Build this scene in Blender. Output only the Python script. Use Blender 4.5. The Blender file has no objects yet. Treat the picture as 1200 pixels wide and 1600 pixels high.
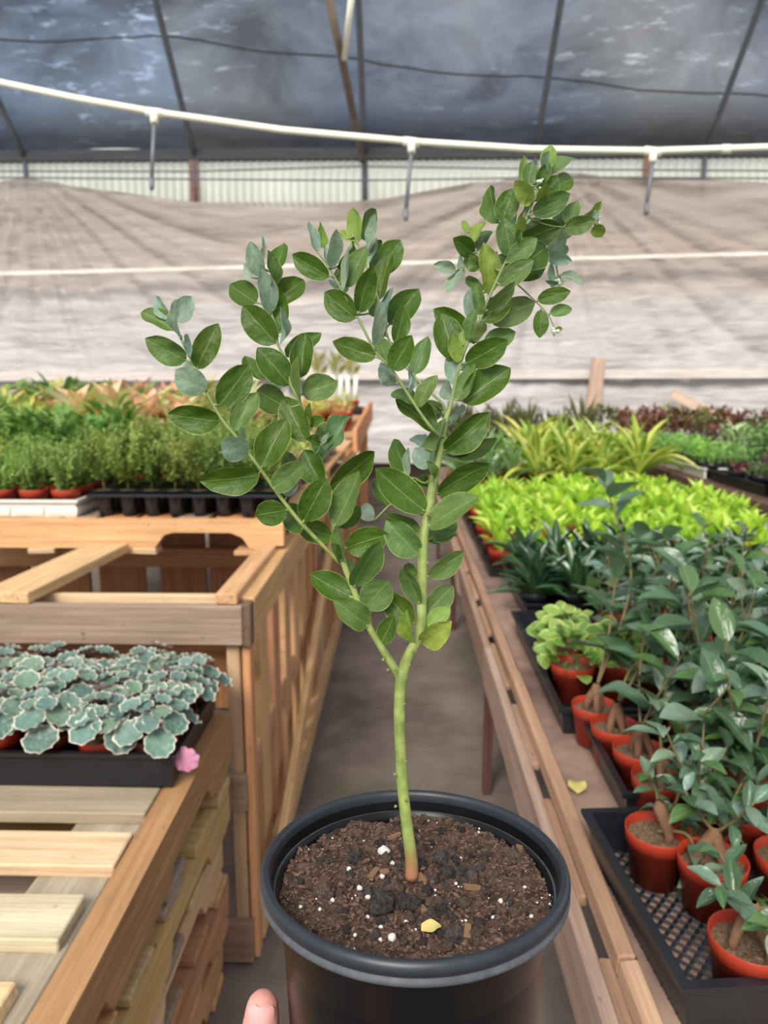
import bpy, bmesh, math, random
from mathutils import Vector, Matrix, noise
R = math.radians
random.seed(7)
SC = bpy.context.scene
COL = SC.collection

# ------------------------------------------------------------------ camera, sky, light, exposure
F = 1150.0
CAM_H = 1.2
cam = bpy.data.cameras.new('camera'); camo = bpy.data.objects.new('camera', cam); COL.objects.link(camo)
cam.sensor_fit = 'VERTICAL'; cam.sensor_height = 36.0; cam.lens = F / 1600 * 36
camo.location = (0, 0, CAM_H)
camo.rotation_euler = (R(90 - 9.87), 0, R(1.34))
cam.clip_start = 0.01; cam.clip_end = 200
cam.dof.use_dof = True; cam.dof.focus_distance = 0.392; cam.dof.aperture_fstop = 12.0
SC.camera = camo
CM = camo.rotation_euler.to_matrix()
RIGHT, UP, FWD = CM @ Vector((1, 0, 0)), CM @ Vector((0, 1, 0)), CM @ Vector((0, 0, -1))
CLOC = Vector((0, 0, CAM_H))

def ray(x, y): return FWD + RIGHT * ((x - 600) / F) + UP * (-(y - 800) / F)
def at(x, y, z): return CLOC + ray(x, y) * z                 # a point at camera depth z
def onz(x, y, Z):
    d = ray(x, y); return CLOC + d * ((Z - CAM_H) / d.z)
def ony(x, y, Y):
    d = ray(x, y); return CLOC + d * (Y / d.y)

w = bpy.data.worlds.new('sky'); SC.world = w; w.use_nodes = True
nt = w.node_tree; nt.nodes.clear()
out = nt.nodes.new('ShaderNodeOutputWorld'); bg = nt.nodes.new('ShaderNodeBackground')
tc = nt.nodes.new('ShaderNodeTexCoord'); nz = nt.nodes.new('ShaderNodeTexNoise'); rp = nt.nodes.new('ShaderNodeValToRGB')
nz.inputs['Scale'].default_value = 2.6; nz.inputs['Detail'].default_value = 5
rp.color_ramp.elements[0].position = 0.36; rp.color_ramp.elements[0].color = (0.55, 0.68, 0.92, 1)
rp.color_ramp.elements[1].position = 0.6; rp.color_ramp.elements[1].color = (1.0, 0.985, 0.96, 1)
nt.links.new(tc.outputs['Generated'], nz.inputs['Vector']); nt.links.new(nz.outputs['Fac'], rp.inputs['Fac'])
nt.links.new(rp.outputs['Color'], bg.inputs['Color']); bg.inputs['Strength'].default_value = 0.9
nt.links.new(bg.outputs['Background'], out.inputs['Surface'])

sun = bpy.data.lights.new('sun', 'SUN'); sun.energy = 3.5; sun.angle = R(24); sun.color = (1.0, 0.95, 0.88)
suno = bpy.data.objects.new('sun', sun); COL.objects.link(suno)
suno.rotation_euler = (R(48), 0, R(-15))

SC.view_settings.view_transform = 'Standard'; SC.view_settings.look = 'None'
SC.view_settings.gamma = 1.0; SC.view_settings.use_curve_mapping = False
SC.view_settings.exposure = 0.42

# ------------------------------------------------------------------ helpers
def srgb(r, g, b):
    f = lambda c: (c / 12.92) if c <= 0.04045 else ((c + 0.055) / 1.055) ** 2.4
    return (f(r / 255), f(g / 255), f(b / 255), 1.0)

class MB:
    """collects verts / faces / uvs"""
    def __init__(s): s.v = []; s.f = []; s.uv = []
    def quadgrid(s, pts, uvs=None, closed=False):
        b = len(s.v); n = len(pts); m = len(pts[0])
        for row in pts: s.v.extend(row)
        for i in range(n - 1):
            for j in range(m if closed else m - 1):
                k = (j + 1) % m
                s.f.append((b + i * m + j, b + i * m + k, b + (i + 1) * m + k, b + (i + 1) * m + j))
                s.uv.append(None if uvs is None else (uvs[i][j], uvs[i][k], uvs[i + 1][k], uvs[i + 1][j]))
    def tube(s, pts, rad, seg=8, cap=True, flat=None):
        pts = [Vector(p) for p in pts]; n = len(pts)
        if not hasattr(rad, '__len__'): rad = [rad] * n
        t0 = (pts[1] - pts[0]).normalized()
        ref = Vector((0, 0, 1)) if abs(t0.z) < 0.9 else Vector((1, 0, 0))
        if flat is not None: ref = flat
        nx = (ref - t0 * ref.dot(t0)).normalized()
        b = len(s.v)
        for i in range(n):
            t = (pts[min(i + 1, n - 1)] - pts[max(i - 1, 0)]).normalized()
            nx = (nx - t * nx.dot(t)).normalized(); ny = t.cross(nx)
            for j in range(seg):
                a = 2 * math.pi * j / seg
                s.v.append(pts[i] + (nx * math.cos(a) + ny * math.sin(a)) * rad[i])
        for i in range(n - 1):
            for j in range(seg):
                k = (j + 1) % seg
                s.f.append((b + i * seg + j, b + i * seg + k, b + (i + 1) * seg + k, b + (i + 1) * seg + j)); s.uv.append(None)
        if cap:
            s.f.append(tuple(b + j for j in range(seg))[::-1]); s.uv.append(None)
            s.f.append(tuple(b + (n - 1) * seg + j for j in range(seg))); s.uv.append(None)
    def box(s, lo, hi):
        b = len(s.v)
        for z in (lo[2], hi[2]):
            for x, y in ((lo[0], lo[1]), (hi[0], lo[1]), (hi[0], hi[1]), (lo[0], hi[1])): s.v.append(Vector((x, y, z)))
        for q in ((3, 2, 1, 0), (4, 5, 6, 7), (0, 1, 5, 4), (1, 2, 6, 5), (2, 3, 7, 6), (3, 0, 4, 7)):
            s.f.append(tuple(b + i for i in q)); s.uv.append(None)
    def lathe(s, prof, seg=32):
        rows = [[Vector((r * math.cos(2 * math.pi * j / seg), r * math.sin(2 * math.pi * j / seg), z)) for j in range(seg)] for r, z in prof]
        s.quadgrid(rows, closed=True)
    def add(s, other, mat):
        b = len(s.v); s.v.extend(mat @ v for v in other.v)
        s.f.extend(tuple(b + i for i in f) for f in other.f); s.uv.extend(other.uv)
    def mesh(s, name, mat, smooth=True):
        me = bpy.data.meshes.new(name); me.from_pydata([tuple(v) for v in s.v], [], s.f)
        if any(u is not None for u in s.uv):
            ul = me.uv_layers.new(name='uv'); data = []
            for f, u in zip(s.f, s.uv):
                for i in range(len(f)): data.extend(u[i] if u is not None else (0.3, 0.5))
            ul.data.foreach_set('uv', data)
        if smooth: me.polygons.foreach_set('use_smooth', [True] * len(me.polygons))
        if mat is not None: me.materials.append(mat)
        me.update(); return me

def link(name, me, parent=None, mat4=None, color=None):
    o = bpy.data.objects.new(name, me); COL.objects.link(o)
    if parent is not None: o.parent = parent
    if mat4 is not None: o.matrix_basis = mat4
    if color is not None: o.color = color
    return o
def tag(o, label=None, cat=None, group=None, kind=None):
    if label: o['label'] = label
    if cat: o['category'] = cat
    if group: o['group'] = group
    if kind: o['kind'] = kind
    return o
def thing(name, label, cat, loc=(0, 0, 0), group=None, rz=0, sc=1):
    o = link(name, None); o.location = loc; o.rotation_euler = (0, 0, rz); o.scale = (sc, sc, sc); o.empty_display_size = 0.02
    return tag(o, label, cat, group)
def struct(name, me): return tag(link(name, me), kind='structure')
def copy_tree(o, parent=None):
    c = o.copy(); COL.objects.link(c)
    if parent is not None: c.parent = parent
    for ch in CH.get(o.name, ()): copy_tree(ch, c)
    return c
CH = {}
def remember(o):
    CH[o.name] = list(o.children)
    for c in o.children: remember(c)

# ------------------------------------------------------------------ materials
def nodemat(name):
    m = bpy.data.materials.new(name); m.use_nodes = True; nt = m.node_tree; nt.nodes.clear()
    o = nt.nodes.new('ShaderNodeOutputMaterial'); return m, nt, o
def N(nt, t, **kw):
    n = nt.nodes.new(t)
    for k, v in kw.items():
        if k in n.inputs: n.inputs[k].default_value = v
        else: setattr(n, k, v)
    return n
def mixc(nt, fac, a, b, mode='MIX'):
    n = nt.nodes.new('ShaderNodeMix'); n.data_type = 'RGBA'; n.blend_type = mode
    for s, v in ((n.inputs[0], fac), (n.inputs[6], a), (n.inputs[7], b)):
        if hasattr(v, 'is_output'): nt.links.new(v, s)
        else: s.default_value = v
    return n.outputs[2]
def math_(nt, op, a, b=0.0, c=None):
    n = nt.nodes.new('ShaderNodeMath'); n.operation = op
    for s, v in zip(n.inputs, (a, b, c)):
        if v is None: continue
        if hasattr(v, 'is_output'): nt.links.new(v, s)
        else: s.default_value = v
    return n.outputs[0]
def step(nt, v, a, b):
    n = nt.nodes.new('ShaderNodeMapRange'); n.inputs[1].default_value = a; n.inputs[2].default_value = b
    nt.links.new(v, n.inputs[0]); return n.outputs[0]

def plain(name, c, rough=0.6, var=0.25, scale=30, spec=0.4, bump=0.0, c2=None, objcol=False):
    m, nt, o = nodemat(name); p = N(nt, 'ShaderNodeBsdfPrincipled', Roughness=rough)
    p.inputs['Specular IOR Level'].default_value = spec
    t = N(nt, 'ShaderNodeTexCoord'); n = N(nt, 'ShaderNodeTexNoise', Scale=scale, Detail=6.0, Roughness=0.65)
    nt.links.new(t.outputs['Object'], n.inputs['Vector'])
    f = step(nt, n.outputs['Fac'], 0.3, 0.7)
    b = c2 if c2 else tuple(x * (1 - var) for x in c[:3]) + (1,)
    col = mixc(nt, f, b, c)
    if objcol:
        oi = N(nt, 'ShaderNodeObjectInfo'); col = mixc(nt, 1.0, col, oi.outputs['Color'], 'MULTIPLY')
    nt.links.new(col, p.inputs['Base Color'])
    if bump:
        bn = N(nt, 'ShaderNodeBump', Strength=bump, Distance=0.004); nt.links.new(n.outputs['Fac'], bn.inputs['Height']); nt.links.new(bn.outputs[0], p.inputs['Normal'])
    nt.links.new(p.outputs[0], o.inputs[0]); return m

def woodmat():
    m, nt, o = nodemat('wood'); p = N(nt, 'ShaderNodeBsdfPrincipled', Roughness=0.75)
    p.inputs['Specular IOR Level'].default_value = 0.25
    t = N(nt, 'ShaderNodeTexCoord'); oi = N(nt, 'ShaderNodeObjectInfo')
    off = N(nt, 'ShaderNodeVectorMath', operation='ADD'); sc_ = N(nt, 'ShaderNodeVectorMath', operation='SCALE'); sc_.inputs[0].default_value = (7.3, 3.1, 5.7)
    nt.links.new(oi.outputs['Random'], sc_.inputs['Scale']); nt.links.new(t.outputs['Object'], off.inputs[0]); nt.links.new(sc_.outputs[0], off.inputs[1])
    def nz(scale, det, rough=0.6):
        mp = N(nt, 'ShaderNodeMapping'); mp.inputs['Scale'].default_value = scale; nt.links.new(off.outputs[0], mp.inputs['Vector'])
        n = N(nt, 'ShaderNodeTexNoise', Scale=1.0, Detail=det, Roughness=rough); nt.links.new(mp.outputs[0], n.inputs['Vector']); return n.outputs['Fac']
    grain = step(nt, nz((2.5, 85, 85), 7, .7), 0.36, 0.64); blotch = step(nt, nz((6, 22, 22), 6, .7), 0.42, 0.66); speck = step(nt, nz((45, 90, 90), 2), 0.68, 0.76)
    c = mixc(nt, grain, oi.outputs['Color'], (0.70, 0.63, 0.56, 1), 'MULTIPLY')
    c1 = N(nt, 'ShaderNodeMix'); c1.data_type = 'RGBA'; c1.blend_type = 'MIX'
    fac = math_(nt, 'MULTIPLY', blotch, 0.38)
    c = mixc(nt, fac, c, mixc(nt, 1.0, oi.outputs['Color'], (0.5, 0.47, 0.46, 1), 'MULTIPLY'))
    c = mixc(nt, math_(nt, 'MULTIPLY', speck, 0.6), c, (0.05, 0.035, 0.025, 1))
    nt.nodes.remove(c1)
    hs_ = N(nt, 'ShaderNodeHueSaturation', Saturation=0.95, Value=1.05); nt.links.new(c, hs_.inputs['Color']); c = hs_.outputs['Color']
    nt.links.new(c, p.inputs['Base Color'])
    bn = N(nt, 'ShaderNodeBump', Strength=0.5, Distance=0.003); nt.links.new(grain, bn.inputs['Height']); nt.links.new(bn.outputs[0], p.inputs['Normal'])
    nt.links.new(p.outputs[0], o.inputs[0]); return m
WOOD = woodmat()

def leafmat(name, edge=None, edge_w=0.08, rib=None, rib_w=0.035, rough=0.42, trans=0.25, stripe=None, back=None, noise_amt=0.3, spec=0.4, blotch=None):
    """leaf colour = object colour, with midrib, margin, and optional centre stripe from the leaf's own uv"""
    m, nt, o = nodemat(name); p = N(nt, 'ShaderNodeBsdfPrincipled', Roughness=rough); p.inputs['Specular IOR Level'].default_value = spec
    oi = N(nt, 'ShaderNodeObjectInfo'); uv = N(nt, 'ShaderNodeUVMap'); sp = N(nt, 'ShaderNodeSeparateXYZ'); nt.links.new(uv.outputs[0], sp.inputs[0])
    u = math_(nt, 'ABSOLUTE', math_(nt, 'MULTIPLY_ADD', sp.outputs[0], 2.0, -1.0))
    t = N(nt, 'ShaderNodeTexCoord')
    ad = N(nt, 'ShaderNodeVectorMath', operation='ADD'); nt.links.new(t.outputs['Object'], ad.inputs[0]); nt.links.new(oi.outputs['Random'], ad.inputs[1])
    n = N(nt, 'ShaderNodeTexNoise', Scale=3.0, Detail=5.0); nt.links.new(ad.outputs[0], n.inputs['Vector'])
    c = mixc(nt, math_(nt, 'MULTIPLY', step(nt, n.outputs['Fac'], 0.35, 0.65), noise_amt), oi.outputs['Color'], mixc(nt, 1.0, oi.outputs['Color'], (0.55, 0.62, 0.6, 1), 'MULTIPLY'))
    if blotch:
        n2 = N(nt, 'ShaderNodeTexNoise', Scale=9.0, Detail=4.0); nt.links.new(ad.outputs[0], n2.inputs['Vector'])
        c = mixc(nt, math_(nt, 'MULTIPLY', step(nt, n2.outputs['Fac'], 0.5, 0.62), 0.8), c, blotch)
    if stripe:
        c = mixc(nt, step(nt, u, stripe[1] + 0.08, stripe[1] - 0.08), c, stripe[0])
    # fine side veins
    v = math_(nt, 'SINE', math_(nt, 'MULTIPLY', math_(nt, 'SUBTRACT', sp.outputs[1], math_(nt, 'MULTIPLY', u, 0.22)), 75.0))
    c = mixc(nt, math_(nt, 'MULTIPLY', step(nt, v, 0.6, 1.0), 0.022), c, (0.5, 0.6, 0.4, 1))
    if rib: c = mixc(nt, math_(nt, 'MULTIPLY', step(nt, u, rib_w, rib_w * 0.35), 0.75), c, rib)
    if edge:
        n3 = N(nt, 'ShaderNodeTexNoise', Scale=14.0, Detail=2.0); nt.links.new(ad.outputs[0], n3.inputs['Vector'])
        ue = math_(nt, 'ADD', u, math_(nt, 'MULTIPLY_ADD', n3.outputs['Fac'], edge_w * 1.2, -edge_w * 0.6))
        c = mixc(nt, step(nt, ue, 1 - edge_w, 1 - edge_w * 0.4), c, edge)
    if back:
        g = N(nt, 'ShaderNodeNewGeometry'); c = mixc(nt, g.outputs['Backfacing'], c, mixc(nt, 0.6, oi.outputs['Color'], back))
    nt.links.new(c, p.inputs['Base Color'])
    bn = N(nt, 'ShaderNodeBump', Strength=0.2, Distance=0.02); nt.links.new(n.outputs['Fac'], bn.inputs['Height']); nt.links.new(bn.outputs[0], p.inputs['Normal'])
    tr = N(nt, 'ShaderNodeBsdfTranslucent'); nt.links.new(mixc(nt, 1.0, c, (1.0, 1.15, 0.5, 1), 'MULTIPLY'), tr.inputs['Color'])
    mx = N(nt, 'ShaderNodeMixShader'); mx.inputs[0].default_value = trans
    nt.links.new(p.outputs[0], mx.inputs[1]); nt.links.new(tr.outputs[0], mx.inputs[2]); nt.links.new(mx.outputs[0], o.inputs[0]); return m

ACACIA = leafmat('acacia_leaf', edge=srgb(172, 186, 100), edge_w=0.03, rib=srgb(132, 152, 86), rib_w=0.032, rough=0.45, spec=0.28, trans=0.22, back=srgb(140, 165, 148), noise_amt=0.45)
FICUS = leafmat('ficus_leaf', rib=srgb(110, 140, 92), rib_w=0.05, rough=0.26, trans=0.18, back=srgb(110, 136, 108), spec=0.6)
LIME = leafmat('lime_leaf', rib=srgb(190, 225, 90), rough=0.45, trans=0.4)
STRAP = leafmat('strap_leaf', rib=srgb(90, 130, 80), rib_w=0.1, rough=0.28, trans=0.15, spec=0.6)
STRIPED = leafmat('striped_leaf', stripe=(srgb(120, 165, 60), 0.4), rough=0.4, trans=0.3)
BEGONIA = leafmat('scalloped_leaf', edge=srgb(226, 216, 196), edge_w=0.095, rough=0.5, trans=0.1, back=srgb(196, 136, 164), blotch=srgb(120, 142, 130), spec=0.3)
MINT = leafmat('variegated_leaf', edge=srgb(204, 214, 130), edge_w=0.2, rough=0.5, trans=0.3)
PINK = leafmat('pink_leaf', edge=srgb(170, 180, 110), edge_w=0.16, rough=0.4, trans=0.3, blotch=srgb(225, 200, 150))

PLASTIC = plain('black_plastic', srgb(30, 32, 37), 0.32, 0.35, 40, 0.5)
POTBLACK = plain('black_pot_plastic', srgb(12, 13, 15), 0.3, 0.3, 25, 0.22)
RIMDULL = plain('scuffed_rim_plastic', srgb(34, 39, 46), 0.42, 0.4, 70, 0.45)
WHITEPL = plain('white_plastic', srgb(225, 222, 212), 0.4, 0.12, 20)
REDPOT = plain('terracotta_plastic', srgb(168, 56, 34), 0.45, 0.25, 25, objcol=True)
SOIL = plain('soil', srgb(104, 84, 72), 0.95, 0.55, 190, 0.1, 1.0, c2=srgb(36, 28, 25))
DRYSOIL = plain('potting_mix', srgb(150, 125, 98), 0.95, 0.6, 260, 0.1, 0.9, c2=srgb(58, 42, 34))
LAVA = plain('lava_rock', srgb(112, 106, 104), 0.95, 0.6, 7, 0.1, 1.0, c2=srgb(30, 29, 31), objcol=True)
PERL = plain('perlite', srgb(240, 238, 230), 0.9, 0.15, 200, 0.1, 0.6)
BARK = plain('bark_chip', srgb(150, 118, 88), 0.9, 0.4, 200, 0.1, 0.5)
ROOT = plain('root_bark', srgb(128, 94, 70), 0.8, 0.35, 45, 0.25, 0.5)
TWIG = plain('twig', srgb(120, 105, 70), 0.8, 0.3, 60, 0.2)
METAL = plain('galvanised_pipe', srgb(112, 114, 118), 0.5, 0.35, 14, 0.5)
PVC = plain('pvc', srgb(242, 238, 216), 0.35, 0.08, 10)
RUST = plain('brown_pole', srgb(122, 108, 94), 0.7, 0.4, 12)
DARKWOOD = plain('dark_board', srgb(92, 74, 66), 0.85, 0.35, 6)

# ------------------------------------------------------------------ the setting
def floor_mat():
    m, nt, o = nodemat('floor_concrete'); p = N(nt, 'ShaderNodeBsdfPrincipled', Roughness=0.8)
    t = N(nt, 'ShaderNodeTexCoord'); n = N(nt, 'ShaderNodeTexNoise', Scale=2.2, Detail=8.0, Roughness=0.65); nt.links.new(t.outputs['Object'], n.inputs[0])
    n2 = N(nt, 'ShaderNodeTexNoise', Scale=0.9, Detail=4.0); nt.links.new(t.outputs['Object'], n2.inputs[0])
    c = mixc(nt, step(nt, n.outputs['Fac'], 0.3, 0.7), srgb(74, 64, 58), srgb(132, 118, 108))
    c = mixc(nt, math_(nt, 'MULTIPLY', step(nt, n2.outputs['Fac'], 0.52, 0.66), 0.6), c, srgb(84, 88, 58))
    nt.links.new(c, p.inputs['Base Color']); b = N(nt, 'ShaderNodeBump', Strength=0.4, Distance=0.02); nt.links.new(n.outputs['Fac'], b.inputs['Height']); nt.links.new(b.outputs[0], p.inputs['Normal'])
    nt.links.new(p.outputs[0], o.inputs[0]); return m
WY = 7.5
mb = MB(); mb.box((-7, -2.5, -0.1), (7, WY + 0.3, 0)); struct('floor', mb.mesh('floor', floor_mat(), False))

# back wall: sill boards, siding, corrugated strip, gutter beam
WX = 7.0
wall = struct('wall_back', None)
def board_mesh(L, W, T, jit=0.0, bev=0.002):
    bm = bmesh.new(); bmesh.ops.create_cube(bm, size=1.0)
    for v in bm.verts: v.co = Vector((v.co.x * L, v.co.y * W, v.co.z * T)) + Vector((random.uniform(-jit, jit), random.uniform(-jit, jit), random.uniform(-jit, jit)))
    if bev: bmesh.ops.bevel(bm, geom=list(bm.edges), offset=min(bev, T * 0.3), segments=1, affect='EDGES')
    me = bpy.data.meshes.new('board'); bm.to_mesh(me); bm.free(); me.materials.append(WOOD); return me
def board(name, p0, p1, W, T, color, parent=None, up=(0, 0, 1), jit=0.0015):
    """a board from p0 to p1; W measured across, T along `up`"""
    p0, p1 = Vector(p0), Vector(p1); x = (p1 - p0).normalized(); u = Vector(up); z = (u - x * u.dot(x)).normalized(); y = z.cross(x)
    k = random.uniform(0.88, 1.1)
    color = (color[0] * k, color[1] * k * random.uniform(0.97, 1.02), color[2] * k * random.uniform(0.94, 1.04), 1)
    mid = (p0 + p1) / 2; off = parent.matrix_basis.translation if parent is not None else Vector((0, 0, 0))
    M4 = Matrix(((x.x, y.x, z.x, mid.x - off.x), (x.y, y.y, z.y, mid.y - off.y), (x.z, y.z, z.z, mid.z - off.z), (0, 0, 0, 1)))
    return link(name, board_mesh((p1 - p0).length, W, T, jit), parent, M4, color)
PINE, ORANGE, GREY, PALE, OLIVE, BROWN = srgb(218, 170, 118), srgb(206, 144, 92), srgb(160, 140, 120), srgb(222, 192, 150), srgb(196, 162, 100), srgb(180, 136, 88)
WHITEW = srgb(214, 208, 200); DGREY = srgb(120, 104, 94)
for i, zz in enumerate([0.12 + 0.2455 * k for k in range(12)]):
    board('plank', (-WX, WY + 0.06, zz), (WX, WY + 0.06, zz), 0.03, 0.245, srgb(104, 86, 78) if zz < 0.5 else WHITEW, wall, jit=0.004)
def translucent(name, c, amt, rough=0.6, trn=0.0, noise_scale=3.0, var=0.25):
    m, nt, o = nodemat(name); p = N(nt, 'ShaderNodeBsdfPrincipled', Roughness=rough)
    t = N(nt, 'ShaderNodeTexCoord'); n = N(nt, 'ShaderNodeTexNoise', Scale=noise_scale, Detail=6.0); nt.links.new(t.outputs['Object'], n.inputs[0])
    col = mixc(nt, step(nt, n.outputs['Fac'], 0.3, 0.7), tuple(x * (1 - var) for x in c[:3]) + (1,), c)
    nt.links.new(col, p.inputs['Base Color'])
    tr = N(nt, 'ShaderNodeBsdfTranslucent'); nt.links.new(col, tr.inputs['Color'])
    mx = N(nt, 'ShaderNodeMixShader'); mx.inputs[0].default_value = amt; nt.links.new(p.outputs[0], mx.inputs[1]); nt.links.new(tr.outputs[0], mx.inputs[2])
    tp = N(nt, 'ShaderNodeBsdfTransparent'); m2 = N(nt, 'ShaderNodeMixShader'); m2.inputs[0].default_value = trn
    nt.links.new(mx.outputs[0], m2.inputs[1]); nt.links.new(tp.outputs[0], m2.inputs[2]); nt.links.new(m2.outputs[0], o.inputs[0]); return m
CORR = translucent('corrugated_panel', srgb(252, 250, 236), 0.35, 0.5, 0.0, 2.0, 0.12)
mb = MB(); z0, z1 = 2.78, 3.32; nseg = 2600
mb.quadgrid([[Vector((-WX + 2 * WX * j / nseg, WY + 0.045 + 0.034 * math.tanh(2.2 * math.sin(2 * math.pi * (2 * WX * j / nseg) / 0.076)), z)) for j in range(nseg + 1)] for z in (z0, z1)])
link('corrugated_panel', mb.mesh('corrugated_panel', CORR), wall)
board('eave_beam', (-WX, WY, 3.36), (WX, WY, 3.36), 0.09, 0.1, srgb(96, 98, 102), wall)
for px in (305, 1010): # wall posts behind the strip
    X = ony(px, 300, WY - 0.02).x; board('post', (X, WY - 0.02, 0.0), (X, WY - 0.02, 3.32), 0.09, 0.03, srgb(168, 126, 108), wall, up=(0, 1, 0))

# arched roof: one cloth panel for each bay between rafters
prof = [(7.52, 3.38), (7.25, 3.62), (6.9, 3.94), (6.5, 4.29), (6.0, 4.68), (5.6, 4.95), (5.1, 5.2), (4.5, 5.42)]
def roof_mat():
    m, nt, o = nodemat('shade_cloth'); p = N(nt, 'ShaderNodeBsdfPrincipled', Roughness=0.32)
    t = N(nt, 'ShaderNodeTexCoord'); oi = N(nt, 'ShaderNodeObjectInfo')
    mp = N(nt, 'ShaderNodeMapping'); mp.inputs['Scale'].default_value = (0.7, 0.9, 1.2); nt.links.new(t.outputs['Object'], mp.inputs[0])
    n = N(nt, 'ShaderNodeTexNoise', Scale=1.6, Detail=6.0, Roughness=0.6, Distortion=0.5); nt.links.new(mp.outputs[0], n.inputs[0])
    mp2 = N(nt, 'ShaderNodeMapping'); mp2.inputs['Scale'].default_value = (2.2, 9.0, 9.0); mp2.inputs['Rotation'].default_value = (0.4, 0.7, 0.5); nt.links.new(t.outputs['Object'], mp2.inputs[0])
    n2 = N(nt, 'ShaderNodeTexNoise', Scale=1.3, Detail=5.0, Roughness=0.7); nt.links.new(mp2.outputs[0], n2.inputs[0])
    n3 = N(nt, 'ShaderNodeTexNoise', Scale=0.55, Detail=3.0); nt.links.new(t.outputs['Object'], n3.inputs[0])
    fac = math_(nt, 'MULTIPLY_ADD', step(nt, n.outputs['Fac'], 0.32, 0.72), 0.34, 0.13)
    streak = math_(nt, 'MULTIPLY', step(nt, n2.outputs['Fac'], 0.56, 0.72), step(nt, n3.outputs['Fac'], 0.44, 0.60))
    fac = math_(nt, 'MULTIPLY_ADD', streak, 0.75, fac)
    sz = N(nt, 'ShaderNodeSeparateXYZ'); nt.links.new(t.outputs['Object'], sz.inputs[0]); ez = step(nt, math_(nt, 'ADD', sz.outputs[2], math_(nt, 'MULTIPLY', n.outputs['Fac'], -0.5)), 3.5, 3.25)
    nt.links.new(mixc(nt, ez, srgb(112, 113, 116), srgb(84, 72, 62)), p.inputs['Base Color']); fac = math_(nt, 'MULTIPLY', fac, math_(nt, 'MULTIPLY_ADD', ez, -0.75, 1.0))   # dirt washed down to the eave
    tp = N(nt, 'ShaderNodeBsdfTransparent'); nt.links.new(mixc(nt, fac, (0, 0, 0, 1), oi.outputs['Color']), tp.inputs['Color'])
    df = N(nt, 'ShaderNodeMixShader'); df.inputs[0].default_value = 0.72
    nt.links.new(p.outputs[0], df.inputs[1]); nt.links.new(tp.outputs[0], df.inputs[2]); nt.links.new(df.outputs[0], o.inputs[0]); return m
ROOFM = roof_mat()
roof = struct('ceiling', None)
rx = [ony(px, 250, WY).x for px in (40, 305, 570, 836, 1100)]; stp = (rx[-1] - rx[0]) / 4
rx = [rx[0] - stp * 2, rx[0] - stp] + rx + [rx[-1] + stp, rx[-1] + stp * 2]
def roof_pt(s):
    s = max(0.0, min(0.9999, s)) * (len(prof) - 1); i = int(s); f = s - i
    return prof[i][0] * (1 - f) + prof[i + 1][0] * f, prof[i][1] * (1 - f) + prof[i + 1][1] * f
for i in range(len(rx) - 1):
    rows = []
    for a in range(25):
        y, z = roof_pt(a / 24); row = []
        for b in range(13):
            t = b / 12; sag = 0.05 * math.sin(math.pi * t) + 0.012 * noise.noise(Vector((rx[i] + t * stp, y * 2, z * 2)))
            row.append(Vector((rx[i] * (1 - t) + rx[i + 1] * t, y, z + sag)))
        rows.append(row)
    mb = MB(); mb.quadgrid(rows)
    c = [(0.95, 1.0, 1.1, 1), (0.85, 1.05, 1.35, 1), (0.85, 1.05, 1.35, 1), (0.9, 1.0, 1.12, 1), (0.95, 1.0, 1.06, 1), (0.95, 1, 1.05, 1), (0.95, 1, 1.08, 1), (0.9, 1, 1.1, 1)][i]
    link('panel', mb.mesh('panel', ROOFM), roof, color=c)
for X in rx[1:-1]:
    mb = MB(); mb.tube([(X, y - 0.035, z - 0.035) for y, z in prof], 0.028, 8)
    mb.tube([(X, prof[0][0] - 0.035, prof[0][1] - 0.03), (X, prof[0][0] - 0.035, 2.9)], 0.026, 8)
    link('rafter', mb.mesh('rafter', METAL), roof)
# seam / overlap of the cloth crossing the bays, and the brace poles
mb = MB(); pts = []
for k in range(40):
    px = -120 + k * 36; py = 62 + 0.00000001 * px if px < 300 else 62 + (px - 300) * 0.14 if px < 600 else 104 + (px - 600) * 0.085
    py += 4 * math.sin(px * 0.02)
    y, z = 6.75, 4.06
    # intersect the pixel ray with the roof plane near the eave
    d = ray(px, py); best = None
    for s in range(200):
        ry, rz = roof_pt(s / 200 * 0.7); tt = ry / d.y; e = abs(CAM_H + d.z * tt - rz)
        if best is None or e < best[0]: best = (e, Vector((d.x * tt, ry - 0.015, rz - 0.0)))
    pts.append(best[1])
mb.tube(pts, 0.008, 6); link('cloth_seam', mb.mesh('cloth_seam', plain('seam', srgb(70, 66, 62), 0.8)), roof)
mb = MB(); mb.tube([at(512, -10, 5.2), at(535, 95, 5.6), at(552, 180, 6.2), at(566, 250, 7.0)], 0.032, 8); link('brace_pole', mb.mesh('brace_pole', RUST), roof)
mb = MB(); mb.tube([at(550, -10, 5.1), at(538, 92, 5.55)], 0.022, 8); link('brace_pipe', mb.mesh('brace_pipe', PVC), roof)
for py, n_ in ((280, 0), (268, 1)):
    mb = MB(); mb.tube([ony(-200, py - 4 + 3 * n_, 7.3), ony(300, py, 7.3), ony(560, py + 2 - 10 * n_, 7.3), ony(900, py - 3, 7.3), ony(1400, py, 7.3)], 0.008, 6); link('tension_wire', mb.mesh('tension_wire', METAL), roof)

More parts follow.
